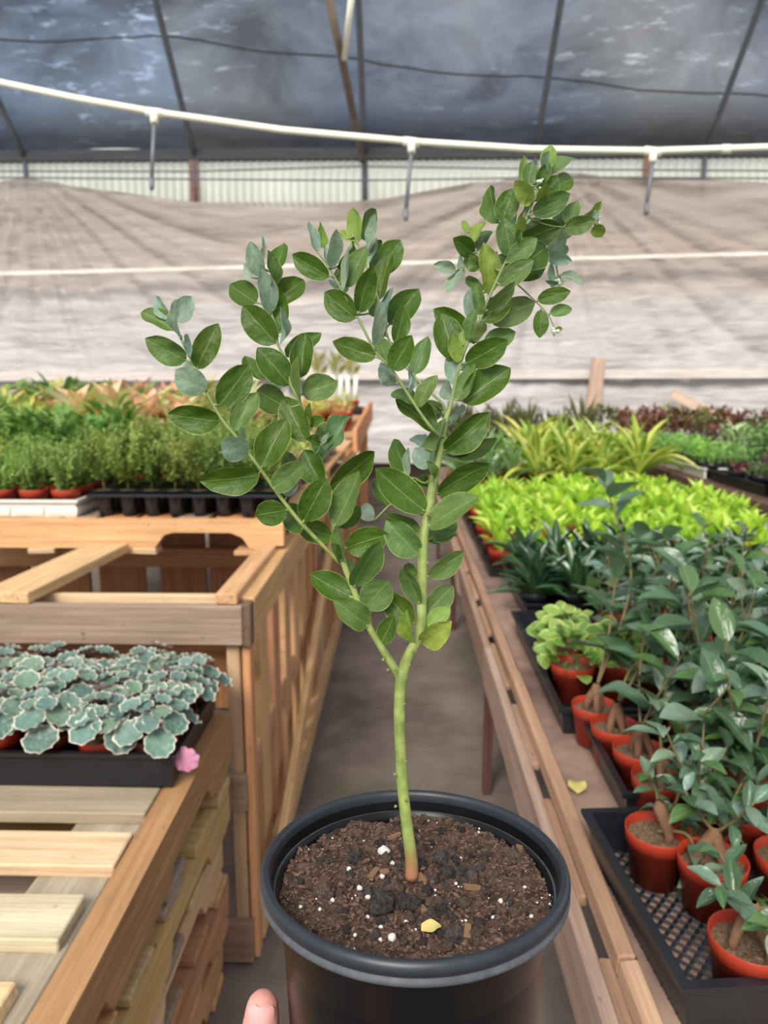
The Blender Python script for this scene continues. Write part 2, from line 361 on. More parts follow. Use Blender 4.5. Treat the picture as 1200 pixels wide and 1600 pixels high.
# plastic sheet hung over the wall, gathered at pinned points
def curtain_mat():
    m, nt, o = nodemat('plastic_sheet'); p = N(nt, 'ShaderNodeBsdfPrincipled', Roughness=0.35)
    t = N(nt, 'ShaderNodeTexCoord'); mp = N(nt, 'ShaderNodeMapping'); mp.inputs['Scale'].default_value = (0.5, 1, 1.6); nt.links.new(t.outputs['Object'], mp.inputs[0])
    n = N(nt, 'ShaderNodeTexNoise', Scale=1.2, Detail=7.0, Roughness=0.6); nt.links.new(mp.outputs[0], n.inputs[0])
    sp = N(nt, 'ShaderNodeSeparateXYZ'); nt.links.new(t.outputs['Object'], sp.inputs[0])
    hi = step(nt, math_(nt, 'ADD', sp.outputs[2], math_(nt, 'MULTIPLY', n.outputs['Fac'], 0.7)), 2.1, 2.75)
    c = mixc(nt, step(nt, n.outputs['Fac'], 0.3, 0.7), srgb(172, 165, 161), srgb(208, 204, 201))
    c = mixc(nt, math_(nt, 'MULTIPLY', hi, 0.7), c, srgb(172, 152, 134))           # dusty brown upper part
    nt.links.new(c, p.inputs['Base Color'])
    mp3 = N(nt, 'ShaderNodeMapping'); mp3.inputs['Scale'].default_value = (1.5, 1, 9); nt.links.new(t.outputs['Object'], mp3.inputs[0])
    n3 = N(nt, 'ShaderNodeTexNoise', Scale=1.5, Detail=6.0, Roughness=0.65, Distortion=0.6); nt.links.new(mp3.outputs[0], n3.inputs[0])
    b = N(nt, 'ShaderNodeBump', Strength=0.55, Distance=0.08); nt.links.new(n3.outputs['Fac'], b.inputs['Height']); nt.links.new(b.outputs[0], p.inputs['Normal'])
    tp = N(nt, 'ShaderNodeBsdfTransparent'); mx = N(nt, 'ShaderNodeMixShader')
    nt.links.new(math_(nt, 'MULTIPLY_ADD', step(nt, n.outputs['Fac'], 0.35, 0.7), 0.10, 0.06), mx.inputs[0])
    nt.links.new(p.outputs[0], mx.inputs[1]); nt.links.new(tp.outputs[0], mx.inputs[2]); nt.links.new(mx.outputs[0], o.inputs[0]); return m
CY = 7.36
pins = [ony(40, 272, CY), ony(868, 266, CY), ony(1500, 270, CY), ony(-500, 270, CY)]
edge_px = [(-500, 275), (-250, 320), (-60, 292), (40, 277), (130, 292), (300, 316), (470, 325), (600, 312), (740, 285), (868, 268), (950, 276), (1080, 281), (1200, 287), (1350, 300), (1500, 275)]
edge = [ony(a, b, CY) for a, b in edge_px]
def edge_z(x):
    if x <= edge[0].x: return edge[0].z
    for a, b in zip(edge, edge[1:]):
        if x <= b.x:
            t = (x - a.x) / (b.x - a.x); return a.z * (1 - t) + b.z * t
    return edge[-1].z
rows = []; NX, NZ = 300, 110
for i in range(NZ + 1):
    row = []
    for j in range(NX + 1):
        x = -6.2 + 12.4 * j / NX; zt = edge_z(x); z = zt + (0.42 - zt) * (i / NZ) ** 0.92
        d = 0.0
        for q, pn in enumerate(pins):
            dx, dz = x - pn.x, pn.z - z + 0.05; r = math.hypot(dx, dz); a = math.atan2(dx, dz)
            w1 = math.sin(a * 13 + q * 1.7 + 0.9 * noise.noise(Vector((x * .7, z * .7, q)))); w2 = math.sin(a * 29 + q + 1.2 * noise.noise(Vector((x, z, q + 5))))
            d += (0.10 * (1 - abs(w1)) ** 1.5 + 0.05 * (1 - abs(w2)) ** 1.5) * math.exp(-r * 0.5) * min(1, r * 2.0)
        d += 0.022 * noise.noise(Vector((x * 0.6, z * 5.0, 3.1))) * min(1, i / 25) + 0.05 * noise.noise(Vector((x * 0.5, z * 0.9, 9.0)))
        row.append(Vector((x, CY - 0.05 + min(d, 0.15) * 0.9, z)))
    rows.append(row)
mb = MB(); mb.quadgrid(rows)
tag(link('plastic_sheet', mb.mesh('plastic_sheet', curtain_mat())), 'dusty translucent plastic sheet hung in gathered folds over the back wall', 'curtain')
for (a, b, cc, name, n_) in ((ony(-800, 449, CY - 0.20), ony(2000, 375, CY - 0.20), srgb(232, 226, 216), 'strap', 0), (ony(-800, 592, CY - 0.1), ony(2000, 580, CY - 0.1), srgb(226, 222, 216), 'batten', 1)):
    board(name, a, b, 0.02, 0.035 if n_ == 0 else 0.09, cc, wall)
board('prop_board', ony(926, 640, CY - 0.16), ony(936, 560, CY - 0.13), 0.13, 0.03, srgb(188, 160, 140), wall, up=(0, 1, 0))
board('leaning_board', ony(1050, 615, CY - 0.2), ony(1130, 655, CY - 0.25), 0.09, 0.03, srgb(206, 184, 160), wall, up=(0, 1, 0))

# irrigation line with hanging risers
ip = thing('irrigation_pipe', 'sagging white plastic irrigation pipe with three hanging grey risers', 'pipe')
mb = MB(); zp = 3.0
mb.tube([at(a, b, zp) for a, b in ((-900, -60), (-450, 36), (-160, 96), (0, 129), (120, 154), (240, 175), (440, 203), (640, 221), (830, 233), (1018, 236), (1200, 230), (1360, 222), (1700, 205), (2100, 190))], 0.0135, 10)
link('pipe', mb.mesh('pipe', PVC), ip)
mb = MB(); mb.tube([at(1128, 233, zp), at(1142, 233, zp)], 0.018, 10); link('coupling', mb.mesh('coupling', PVC), ip)
for (a, b, c, d) in ((241, 176, 237, 297), (643, 222, 634, 345), (1020, 237, 1010, 336)):
    mb = MB(); mb.tube([at(a - 13, b - 1.5, zp), at(a + 13, b + 1.5, zp)], 0.018, 10); mb.tube([at(a, b, zp), at(a, b + 17, zp)], 0.0165, 10); link('tee_joint', mb.mesh('tee_joint', PVC), ip)
    mb = MB(); mb.tube([at(a, b + 14, zp), at(c, d - 14, zp)], 0.0085, 8); link('riser', mb.mesh('riser', METAL), ip)
    mb = MB(); mb.tube([at(c + .3, d - 18, zp), at(c, d - 4, zp), at(c, d, zp)], [0.011, 0.011, 0.006], 8); link('nozzle', mb.mesh('nozzle', METAL), ip)

# ------------------------------------------------------------------ pallet stack on the left
def nail_color(c): return c
def pallet(label, x0, x1, y0, y1, z0, cols, top=False, seed=0):
    """slats run along x, stringers along y; z0 = underside, total height 0.113"""
    rnd = random.Random(seed); root = thing('wooden_pallet', label, 'pallet', ((x0 + x1) / 2, (y0 + y1) / 2, z0), 'pallets in the stack below the scalloped plants')
    sw = 0.042; H = 0.113
    for k, xs in enumerate((x1 - sw / 2, (x0 + x1) / 2, x0 + sw / 2)):
        # notched stringer: outline in (y, z) extruded across x
        za, zb = z0 + 0.017, z0 + H - (0.0 if (top and k == 0) else 0.017)
        L = y1 - y0; out = [(y0, za)]
        for c in (0.27, 0.73):
            out += [(y0 + L * c - 0.12, za), (y0 + L * c - 0.10, za + 0.032), (y0 + L * c + 0.10, za + 0.032), (y0 + L * c + 0.12, za)]
        out += [(y1, za), (y1, zb), (y0 + L * 0.66, zb - rnd.uniform(0, .004)), (y0 + L * 0.33, zb - rnd.uniform(0, .004)), (y0, zb)]
        mb = MB(); n = len(out)
        for sx in (-sw / 2, sw / 2):
            for (yy, zz) in out: mb.v.append(Vector((yy - (y0 + y1) / 2, -(sx + rnd.uniform(-.002, .002)), zz - z0)))
        for i in range(n):
            j = (i + 1) % n; mb.f.append((i, j, n + j, n + i)); mb.uv.append(None)
        mb.f.append(tuple(range(n))); mb.uv.append(None); mb.f.append(tuple(range(2 * n - 1, n - 1, -1))); mb.uv.append(None)
        me = mb.mesh('stringer', WOOD, False)
        M4 = Matrix(((0, -1, 0, xs - (x0 + x1) / 2), (1, 0, 0, 0), (0, 0, 1, 0), (0, 0, 0, 1)))
        kk = rnd.uniform(0.9, 1.08); c = cols[k % len(cols)]; link('stringer', me, root, M4, (c[0] * kk, c[1] * kk, c[2] * kk, 1))
    if top:
        xr = x1 - sw - 0.004
        board('stringer_board', (xr - 0.055, y0 + 0.03, z0 + H - 0.028), (xr - 0.055, y1 - 0.02, z0 + H - 0.028), 0.10, 0.022, srgb(168, 156, 136), root)
        D = [(0.46, 0.54), (0.598, 0.676), (0.737, 0.811), (0.868, 0.945), (0.988, 1.062), (1.115, 1.19), (1.24, 1.315)]
        dcol = [PALE, PALE, srgb(214, 200, 172), PALE, srgb(176, 160, 138), GREY, GREY]
        ends = [0.02, 0.028, 0.012, 0.0, 0.0, 0.01, 0.0]
        for (a, b), dc, e in zip(D, dcol, ends):
            board('slat', (x0 + 0.01, (a + b) / 2, z0 + H - 0.008), (xr - e, (a + b) / 2, z0 + H - 0.008), b - a, 0.018, dc, root)
    else:
        for k in range(7):
            yy = y0 + 0.05 + k * (y1 - y0 - 0.1) / 6
            board('slat', (x0, yy, z0 + H - 0.009), (x1 + rnd.uniform(-.004, .006), yy, z0 + H - 0.009), 0.085, 0.016, cols[(k + 1) % len(cols)], root)
    for k in range(4):
        yy = y0 + 0.06 + k * (y1 - y0 - 0.12) / 3
        board('slat', (x0, yy, z0 + 0.008), (x1 + rnd.uniform(-.004, .006), yy, z0 + 0.008), 0.085, 0.016, cols[k % len(cols)], root)
plabels = ['bottom pallet of the stack, resting on the floor', 'second pallet up from the floor in the stack', 'middle pallet of the stack with pale weathered stringer', 'pallet just beneath the topmost one in the stack', 'topmost open-slatted pallet, carrying the tray of scalloped plants']
pcols = [[srgb(210, 160, 110), PALE, ORANGE], [srgb(196, 140, 100), PINE, ORANGE], [srgb(214, 178, 132), PALE, GREY], [OLIVE, srgb(200, 170, 120), GREY], [BROWN, BROWN, GREY]]
STK = 0.574
for i in range(5):
    dx = [-0.030, -0.016, -0.022, 0.0, 0.0][i]; dy = [0.0, 0.01, 0.0, -0.02, 0.0][i]
    pallet(plabels[i], -1.42 + dx, -0.332 + dx, 0.36 + dy, 1.33 + dy, 0.001 + i * 0.1147, pcols[i], i == 4, 40 + i)

# ------------------------------------------------------------------ pallet-wood frame and the raised plant table behind it
fr = thing('bench_trestle', 'open bench frame of upright pallets, with grey front board and orange posts', 'frame')
FX, FY = -0.302, 1.358
def fb(name, p0, p1, W, T, c, up=(0, 0, 1)): return board(name, p0, p1, W, T, c, fr, up)
fb('front_board', (-1.9, FY, 0.742), (FX - 0.002, FY, 0.742), 0.02, 0.078, srgb(158, 138, 120))
fb('front_board', (-1.9, FY, 0.39), (FX - 0.006, FY, 0.39), 0.02, 0.074, srgb(160, 132, 110))
fb('front_board', (-1.9, FY, 0.052), (FX - 0.002, FY, 0.052), 0.02, 0.09, srgb(150, 120, 100))
fb('front_rail', (-1.9, FY + 0.09, 0.752), (-0.345, FY + 0.09, 0.752), 0.02, 0.045, PALE)
fb('front_rail', (-1.9, FY + 0.10, 0.66), (-0.345, FY + 0.10, 0.66), 0.02, 0.07, ORANGE)
fb('post', (FX - 0.026, FY + 0.026, 0.003), (FX - 0.026, FY + 0.026, 0.70), 0.028, 0.03, srgb(190, 158, 120), (0, 1, 0))
fb('post', (FX - 0.001, FY + 0.030, 0.003), (FX - 0.001, FY + 0.030, 0.70), 0.018, 0.04, srgb(222, 160, 108), (0, 1, 0))
fb('post', (-0.93, FY + 0.03, 0.003), (-0.93, FY + 0.03, 0.70), 0.07, 0.03, srgb(214, 150, 100), (0, 1, 0))
fb('top_plank', (FX - 0.032, FY - 0.005, 0.794), (FX - 0.032, 1.80, 0.794), 0.042, 0.022, PINE)
fb('top_plank', (-0.765, FY - 0.005, 0.794), (-0.735, 1.80, 0.794), 0.10, 0.022, srgb(226, 186, 136))
fb('end_block', (FX + 0.004, FY - 0.004, 0.74), (FX + 0.004, FY + 0.03, 0.74), 0.018, 0.085, srgb(120, 96, 76))
fb('top_rail', (FX, FY + 0.03, 0.745), (FX, 4.6, 0.745), 0.03, 0.085, srgb(216, 172, 112))
fb('bottom_rail', (FX - 0.004, FY + 0.05, 0.052), (FX - 0.004, 4.6, 0.052), 0.03, 0.075, srgb(226, 184, 130))
fb('middle_rail', (FX - 0.03, FY + 0.05, 0.36), (FX - 0.03, 4.5, 0.40), 0.02, 0.06, srgb(208, 158, 112))
fb('diagonal_brace', (FX + 0.02, 1.50, 0.09), (FX + 0.022, 3.05, 0.62), 0.02, 0.055, srgb(230, 184, 128))
fb('diagonal_brace', (FX + 0.02, 3.0, 0.62), (FX + 0.022, 4.2, 0.1), 0.02, 0.06, srgb(216, 164, 112))
for k in range(17):
    yy = 1.62 + k * 0.175 + random.uniform(-.02, .02)
    fb('upright', (FX - 0.024, yy, 0.06), (FX - 0.024, yy, 0.71), 0.085, 0.02, random.choice([PINE, ORANGE, srgb(206, 150, 108), PALE]), (1, 0, 0))
for k, xx in enumerate((-0.42, -0.60, -0.78, -1.0, -1.2, -1.42, -1.65)):
    fb('back_board', (xx, 2.55, 0.02), (xx, 2.55, 0.74), 0.165, 0.02, random.choice([srgb(170, 116, 76), srgb(186, 130, 86)]), (0, 1, 0))
fb('back_rail', (-1.9, 2.50, 0.60), (-0.34, 2.50, 0.60), 0.02, 0.07, srgb(200, 148, 100))
fb('back_rail', (-1.9, 2.50, 0.30), (-0.34, 2.50, 0.30), 0.02, 0.07, srgb(200, 148, 100))
# deck of the plant table: a pallet with notched front stringer + deck slats
deck = thing('pallet_table_top', 'raised pallet deck with notched front beam under the plant trays', 'pallet', (0, 0, 0))
DY, DZ = 1.83, 0.86
def notch_beam(y, c):
    xs0, xs1 = -1.95, FX + 0.006; za, zb = 0.789, DZ
    out = [(xs0, za), (-1.35, za), (-1.32, za + 0.035), (-1.12, za + 0.035), (-1.09, za), (-0.625, za), (-0.60, za + 0.034), (-0.575, za + 0.041), (-0.43, za + 0.041), (-0.40, za + 0.028), (-0.382, za), (-0.345, za - 0.004), (-0.338, za + 0.006), (xs1, za + 0.008), (xs1, zb), (xs0, zb)]
    mb = MB(); n = len(out)
    for s in (-0.02, 0.02):
        for a, b in out: mb.v.append(Vector((a, y + s, b)))
    for i in range(n):
        j = (i + 1) % n; mb.f.append((i, j, n + j, n + i)); mb.uv.append(None)
    mb.f.append(tuple(range(n))[::-1]); mb.uv.append(None); mb.f.append(tuple(range(n, 2 * n))); mb.uv.append(None)
    link('stringer', mb.mesh('stringer', WOOD, False), deck, color=c)
notch_beam(DY, srgb(224, 172, 116)); notch_beam(2.4, ORANGE); notch_beam(3.0, PINE); notch_beam(3.9, PINE)
board('splinter_block', (-0.42, DY + 0.01, 0.781), (-0.305, DY + 0.01, 0.781), 0.09, 0.012, PINE, deck)
for k in range(17):
    xx = -1.9 + k * 0.0975
    board('slat', (xx, DY + 0.024, DZ - 0.008), (xx, 4.55, DZ - 0.008), 0.08, 0.016, random.choice([PINE, ORANGE, GREY]), deck)
for xa, xb in ((-0.95, -0.88), (-0.80, -0.735), (-0.70, -0.62)):
    board('under_slat', (xa, DY + 0.0, 0.781), (xb, DY + 0.0, 0.781), 0.05, 0.014, PALE, deck)
# far, higher bench at the end of the left row
fbn = thing('far_bench', 'far wooden bench with orange side board beyond the left plant table', 'bench')
board('side_board', (-0.30, 4.75, 0.83), (-0.27, 6.6, 0.97), 0.03, 0.16, srgb(224, 156, 104), fbn)
board('deck_board', (-0.75, 4.75, 0.87), (-0.75, 6.6, 0.99), 0.9, 0.03, srgb(190, 150, 110), fbn)
for yy in (4.85, 6.45):
    for xx in (-0.33, -1.15): board('leg', (xx, yy, 0.003), (xx, yy, 0.86), 0.07, 0.05, ORANGE, fbn, (0, 1, 0))

# ------------------------------------------------------------------ right bench
BZ, BX = 0.62, 0.223
rb = thing('plank_bench', 'long weathered plywood-topped bench with worn edge strips beside the aisle', 'bench')
BTOP = srgb(158, 126, 108)
def plymat():
    m, nt, o = nodemat('plywood'); p = N(nt, 'ShaderNodeBsdfPrincipled', Roughness=0.7)
    t = N(nt, 'ShaderNodeTexCoord'); n = N(nt, 'ShaderNodeTexNoise', Scale=7.0, Detail=8.0, Roughness=0.7); nt.links.new(t.outputs['Object'], n.inputs[0])
    n2 = N(nt, 'ShaderNodeTexNoise', Scale=2.3, Detail=4.0); nt.links.new(t.outputs['Object'], n2.inputs[0])
    c = mixc(nt, step(nt, n.outputs['Fac'], 0.3, 0.7), srgb(86, 64, 56), srgb(150, 122, 106))
    c = mixc(nt, math_(nt, 'MULTIPLY', step(nt, n2.outputs['Fac'], 0.45, 0.65), 0.35), c, srgb(192, 164, 138))
    nt.links.new(c, p.inputs['Base Color']); nt.links.new(p.outputs[0], o.inputs[0]); return m
PLY = plymat()
for a, b in ((0.15, 1.24), (1.244, 2.44), (2.444, 3.64), (3.644, 5.2)):
    mb = MB(); mb.box((BX + 0.021, a, BZ - 0.016), (1.28, b, BZ)); link('top_sheet', mb.mesh('top_sheet', PLY, False), rb)
for a, b, c in ((0.15, 0.66, srgb(190, 154, 124)), (0.664, 1.42, srgb(184, 148, 118)), (1.424, 2.3, srgb(176, 140, 116)), (2.304, 3.4, srgb(170, 136, 112)), (3.404, 5.2, srgb(170, 136, 112))):
    board('edge_strip', (BX + 0.009, a, BZ - 0.006), (BX + 0.009, b, BZ - 0.006), 0.02, 0.026, c, rb)
for k in range(11):
    a = 0.16 + k * 0.31; board('spacer_strip', (BX - 0.008, a, BZ - 0.02), (BX - 0.008, a + random.uniform(.2, .29), BZ - 0.02), 0.012, 0.014, srgb(168, 134, 108), rb)
board('apron_board', (BX - 0.021, 0.15, BZ - 0.062), (BX - 0.021, 1.62, BZ - 0.062), 0.018, 0.088, srgb(178, 152, 134), rb)
board('apron_board', (BX - 0.021, 1.63, BZ - 0.062), (BX - 0.021, 3.3, BZ - 0.062), 0.018, 0.088, srgb(168, 140, 122), rb)
board('apron_board', (BX - 0.021, 3.31, BZ - 0.062), (BX - 0.021, 5.2, BZ - 0.062), 0.018, 0.088, srgb(160, 134, 118), rb)
LEGC = srgb(92, 62, 54)
for yy in (0.4, 2.02, 3.5, 5.0):
    for xx in (BX + 0.035, 1.22): board('leg', (xx, yy, 0.003), (xx, yy, BZ - 0.018), 0.025, 0.025, LEGC, rb, (0, 1, 0))
for yy in (0.4, 2.02, 3.5, 5.0): board('cross_bearer', (BX + 0.025, yy + 0.03, BZ - 0.04), (1.25, yy + 0.03, BZ - 0.04), 0.04, 0.045, DGREY, rb)
# hose looped along the bench edge
mb = MB(); mb.tube([at(712, 880, 2.5), at(718, 925, 2.42), at(736, 952, 2.3), at(748, 962, 2.22), at(752, 975, 2.15)], 0.012, 8)
tag(link('garden_hose', mb.mesh('garden_hose', plain('hose', srgb(120, 98, 84), 0.6))), 'brown hose hanging along the aisle edge of the plank bench', 'hose')
# second bench further right
b2 = thing('slatted_bench', 'dark slatted bench at far right with black trays on it', 'bench')
B2X, B2Z = 1.42, 0.75
for k in range(8): board('slat', (B2X + 0.07 + k * 0.14, 2.2, B2Z - 0.01), (B2X + 0.07 + k * 0.14, 5.8, B2Z - 0.01), 0.12, 0.02, srgb(110, 86, 72), b2)
board('edge_rail', (B2X - 0.012, 2.2, B2Z - 0.03), (B2X - 0.012, 5.8, B2Z - 0.03), 0.02, 0.06, srgb(124, 98, 82), b2)
board('lower_rail', (B2X - 0.012, 2.2, B2Z - 0.2), (B2X - 0.012, 5.8, B2Z - 0.2), 0.02, 0.05, srgb(150, 140, 130), b2)
for yy in (2.4, 3.9, 5.5):
    for xx in (B2X + 0.05, 2.5): board('leg', (xx, yy, 0.003), (xx, yy, B2Z - 0.025), 0.06, 0.05, LEGC, b2, (0, 1, 0))
    board('bearer', (B2X, yy, B2Z - 0.04), (2.55, yy, B2Z - 0.04), 0.04, 0.04, DGREY, b2)

# ------------------------------------------------------------------ trays
def tray_mb(lx, ly, h, bottom=True, t=0.002, rim=0.008):
    mb = MB(); k = 0.012
    def ring(x, y, z): return [Vector((-x, -y, z)), Vector((x, -y, z)), Vector((x, y, z)), Vector((-x, y, z))]
    X, Y = lx / 2, ly / 2
    rows = [ring(X - k, Y - k, 0), ring(X - rim, Y - rim, h - 0.006), ring(X, Y, h - 0.006), ring(X, Y, h), ring(X - rim - t, Y - rim - t, h), ring(X - k - t, Y - k - t, 0.003)]
    mb.quadgrid(rows, closed=True)
    if bottom: mb.f.append((0, 3, 2, 1)); mb.uv.append(None); n = len(mb.v); mb.f.append((n - 4, n - 3, n - 2, n - 1)); mb.uv.append(None)
    return mb
def tray(label, x0, x1, y0, y1, z, h=0.06, mat=None, lattice=False, group=None, rz=0):
    t = thing('plant_tray', label, 'tray', ((x0 + x1) / 2, (y0 + y1) / 2, z), group, rz)
    lx, ly = x1 - x0, y1 - y0
    link('tray_body', tray_mb(lx, ly, h, not lattice).mesh('tray_body', mat or PLASTIC, False), t)
    if lattice:
        mb = MB(); s = 0.0115; a, b = lx / 2 - 0.012, ly / 2 - 0.012; n = int((lx + ly) / s / math.sqrt(2)) + 2
        for sg in (1, -1):
            for i in range(-n, n):
                c = i * s * math.sqrt(2)      # line  y = sg*x + c clipped to the floor
                P = []
                lo = max(-a, min((-b - c) * sg, (b - c) * sg)); hi = min(a, max((-b - c) * sg, (b - c) * sg))
                if hi - lo < 0.003: continue
                mb.tube([(lo, sg * lo + c, 0.002), (hi, sg * hi + c, 0.002)], 0.0021, 4)
        tag(link('lattice_floor', mb.mesh('lattice_floor', PLASTIC, False), t), kind='stuff')
    return t

# ------------------------------------------------------------------ leaf meshes
def leaf_mb(prof, cup=0.1, bend=0.0, wave=0.0, nv=10, nu=4, seed=0, fold=0.0, twist=0.0, asp=0.5):
    """unit leaf: base at the origin, tip at y=1, full width 1 across x; prof(v) = half width"""
    rows, uvs = [], []; cup, fold, wave, twist = cup * asp, fold * asp, wave * asp, twist * asp
    for i in range(nv + 1):
        v = i / nv; hw = max(prof(v), 0.004); row, ur = [], []
        for j in range(2 * nu + 1):
            u = j / nu - 1
            z = cup * (u * u) * hw * 2 + fold * abs(u) * hw * 2 + bend * 4 * v * (1 - v) + wave * math.sin(v * 9 + seed + u * 1.5) * u * hw + twist * u * hw * (v - .3)
            row.append(Vector((u * hw, v, z))); ur.append(((u + 1) / 2, v))
        rows.append(row); uvs.append(ur)
    mb = MB(); mb.quadgrid(rows, uvs); return mb
def p_ovate(v, a=0.8, b=0.75):   # broad, pointed at the tip
    return 0.5 * (math.sin(math.pi * min(1, v) ** a) ** b) if 0 < v < 1 else 0.0
def p_acacia(v, a=0.85):         # elliptic, blunt at the base, short point at the tip
    if v <= 0 or v >= 1: return 0.0
    e = math.sin(math.pi * v ** (a + 0.08)) ** 0.56
    return 0.5 * e * (1 if v < 0.8 else 1 - 0.45 * ((v - 0.8) / 0.2) ** 1.3)
def p_round(v): return 0.5 * math.sqrt(max(0, 1 - (2 * v - 1) ** 2))
def p_strap(v): return 0.5 * min(1, (v * 5 + 0.45)) * max(0.0, 1 - v ** 3.2) ** 0.8
def meshes(name, mat, specs): return [s.mesh(name, mat) for s in specs]
ACL = meshes('leaf', ACACIA, [leaf_mb(lambda v, a=a: p_acacia(v, a), c, b, w_, 16, 4, s, fo, tw, asp=.6) for a, c, b, w_, s, fo, tw in
      ((0.80, 0.10, 0.03, 0.05, 0, 0.03, 0.0), (0.74, 0.16, -0.04, 0.10, 1, 0.02, 0.1), (0.86, 0.06, 0.05, 0.07, 2, 0.06, -0.12), (0.78, 0.20, 0.06, 0.16, 3, 0.04, 0.16), (0.82, 0.05, -0.06, 0.08, 4, 0.08, -0.05))])
ACW = meshes('leaf', ACACIA, [leaf_mb(lambda v: p_acacia(v, 0.88), 0.25, 0.08, 0.6, 18, 4, 5, 0.15, 0.6, asp=.6)])
FIL = meshes('leaf', FICUS, [leaf_mb(lambda v, a=a: p_ovate(v, a, 0.8), c, b, 0.08, 10, 3, s, 0.12) for a, c, b, s in ((0.9, 0.1, 0.06, 0), (0.95, 0.15, 0.1, 1), (0.85, 0.05, 0.02, 2), (1.0, 0.12, 0.13, 3))])
LIL = meshes('leaf', LIME, [leaf_mb(lambda v: p_ovate(v, 0.9, 0.85), 0.2, b, 0.1, 6, 2, s, 0.15, asp=.35) for b, s in ((0.06, 0), (0.12, 1), (0.0, 2))])
STL = meshes('leaf', STRAP, [leaf_mb(p_strap, 0.25, b, 0.1, 8, 2, s, 0.2, asp=.19) for b, s in ((0.10, 0), (0.16, 1), (0.06, 2))])
SPL = meshes('leaf', STRIPED, [leaf_mb(p_strap, 0.3, b, 0.1, 8, 2, s, 0.25, asp=.12) for b, s in ((0.12, 0), (0.2, 1), (0.07, 2))])
MIL = meshes('leaf', MINT, [leaf_mb(lambda v: p_ovate(v, 0.75, 0.6), 0.12, b, 0.15, 7, 3, s) for b, s in ((0.05, 0), (0.1, 1))])
PIL = meshes('leaf', PINK, [leaf_mb(lambda v: p_ovate(v, 0.85, 0.9), 0.15, b, 0.15, 8, 2, s, 0.1) for b, s in ((0.08, 0), (0.14, 1))])
def begonia_mb(seed):
    rnd = random.Random(seed); mb = MB(); n, m = 40, 6; rows, uvs = [], []
    ph = rnd.uniform(0, 6)
    for i in range(m + 1):
        r = max(0.02, i / m); row, ur = [], []
        for j in range(n + 1):
            a = -2 * math.pi * j / n
            lob = 1 + 0.05 * math.sin(a * 9 + ph) * r + 0.03 * math.sin(a * 16 + ph * 2) * r * r + 0.06 * math.sin(a * 2 + ph)
            z = 0.20 * r * r + 0.09 * r ** 4 * math.sin(a * 9 + ph + 1.2) + 0.05 * math.sin(a * 3 + ph) * r
            row.append(Vector((0.5 * r * lob * math.cos(a), 0.5 * r * lob * math.sin(a) + 0.5, z * 0.5))); ur.append((0.5 + 0.5 * r, a / 6.283))
        rows.append(row); uvs.append(ur)
    mb.quadgrid(rows, uvs); return mb
BEL = meshes('leaf', BEGONIA, [begonia_mb(s) for s in range(4)])

def frame4(B, T, nrm, width):
    y = T - B; L = y.length; y = y / L; z = nrm - y * nrm.dot(y)
    if z.length < 1e-4: z = y.orthogonal()
    z.normalize(); x = y.cross(z)
    return Matrix(((x.x * width, y.x * L, z.x * L, B.x), (x.y * width, y.y * L, z.y * L, B.y), (x.z * width, y.z * L, z.z * L, B.z), (0, 0, 0, 1)))
def vary(c, h=0.12, rnd=random):
    k = rnd.uniform(1 - h, 1 + h); return (c[0] * k * rnd.uniform(1 - h, 1 + h), c[1] * k, c[2] * k * rnd.uniform(1 - h, 1 + h), 1)

# ------------------------------------------------------------------ the silver-green shrub in the black nursery pot
Z0 = 0.386
def Q(x, y, dz=0.0): return at(x, y, Z0 + dz)
RIMC = Q(646, 1340)
tilt = R(4.9); AX = Vector((0, math.sin(tilt), math.cos(tilt)))
AXX = RIGHT.copy(); AXX = (AXX - AX * AXX.dot(AX)).normalized(); AXY = AX.cross(AXX)
POTM = Matrix(((AXX.x, AXY.x, AX.x, RIMC.x), (AXX.y, AXY.y, AX.y, RIMC.y), (AXX.z, AXY.z, AX.z, RIMC.z), (0, 0, 0, 1)))
PH = 0.162
base = RIMC - AX * PH
shrub = thing('potted_shrub', 'tall forked shrub with oval silver-green leaves in a black nursery pot', 'potted plant', base)
TOB = Matrix.Translation(-base)
SEGS = 128
mb = MB()
def wob(r, z, a): return r * (1 + 0.004 * math.sin(3 * a + 1) + (0.006 * math.sin(2 * a) if z < -0.02 else 0))
def plathe(prof, seg=SEGS):
    rows = [[Vector((wob(r, z, 2 * math.pi * j / seg) * math.cos(2 * math.pi * j / seg), wob(r, z, 2 * math.pi * j / seg) * math.sin(2 * math.pi * j / seg), z)) for j in range(seg)] for r, z in prof]
    m_ = MB(); m_.quadgrid(rows, closed=True); return m_
outer = [(0.0720, -0.0112), (0.0700, -0.0135), (0.0692, -0.018), (0.0684, -0.030), (0.0630, -0.125), (0.0612, -PH + 0.006), (0.060, -PH), (0.0, -PH)]
pot = link('pot', plathe([(0.0, -PH + 0.004), (0.0590, -PH + 0.004), (0.0665, -0.045), (0.0705, -0.026), (0.0728, -0.012), (0.0738, -0.008), (0.0745, -0.005)] ).mesh('pot', POTBLACK), shrub, TOB @ POTM)
link('pot_wall', plathe(outer).mesh('pot_wall', POTBLACK), pot)
link('rolled_rim', plathe([(0.0742, -0.0065), (0.0746, -0.0025), (0.0756, -0.0006), (0.0770, 0.0), (0.0785, -0.0006), (0.0796, -0.0022), (0.0801, -0.0042), (0.0797, -0.0062), (0.0788, -0.0072)]).mesh('rolled_rim', RIMDULL), pot)
link('rim_lip', plathe([(0.0788, -0.0070), (0.0792, -0.0080), (0.0799, -0.0088), (0.0800, -0.0102), (0.0790, -0.0112), (0.0720, -0.0114)]).mesh('rim_lip', plain('lip_plastic', srgb(80, 84, 88), 0.55, 0.55, 120)), pot)
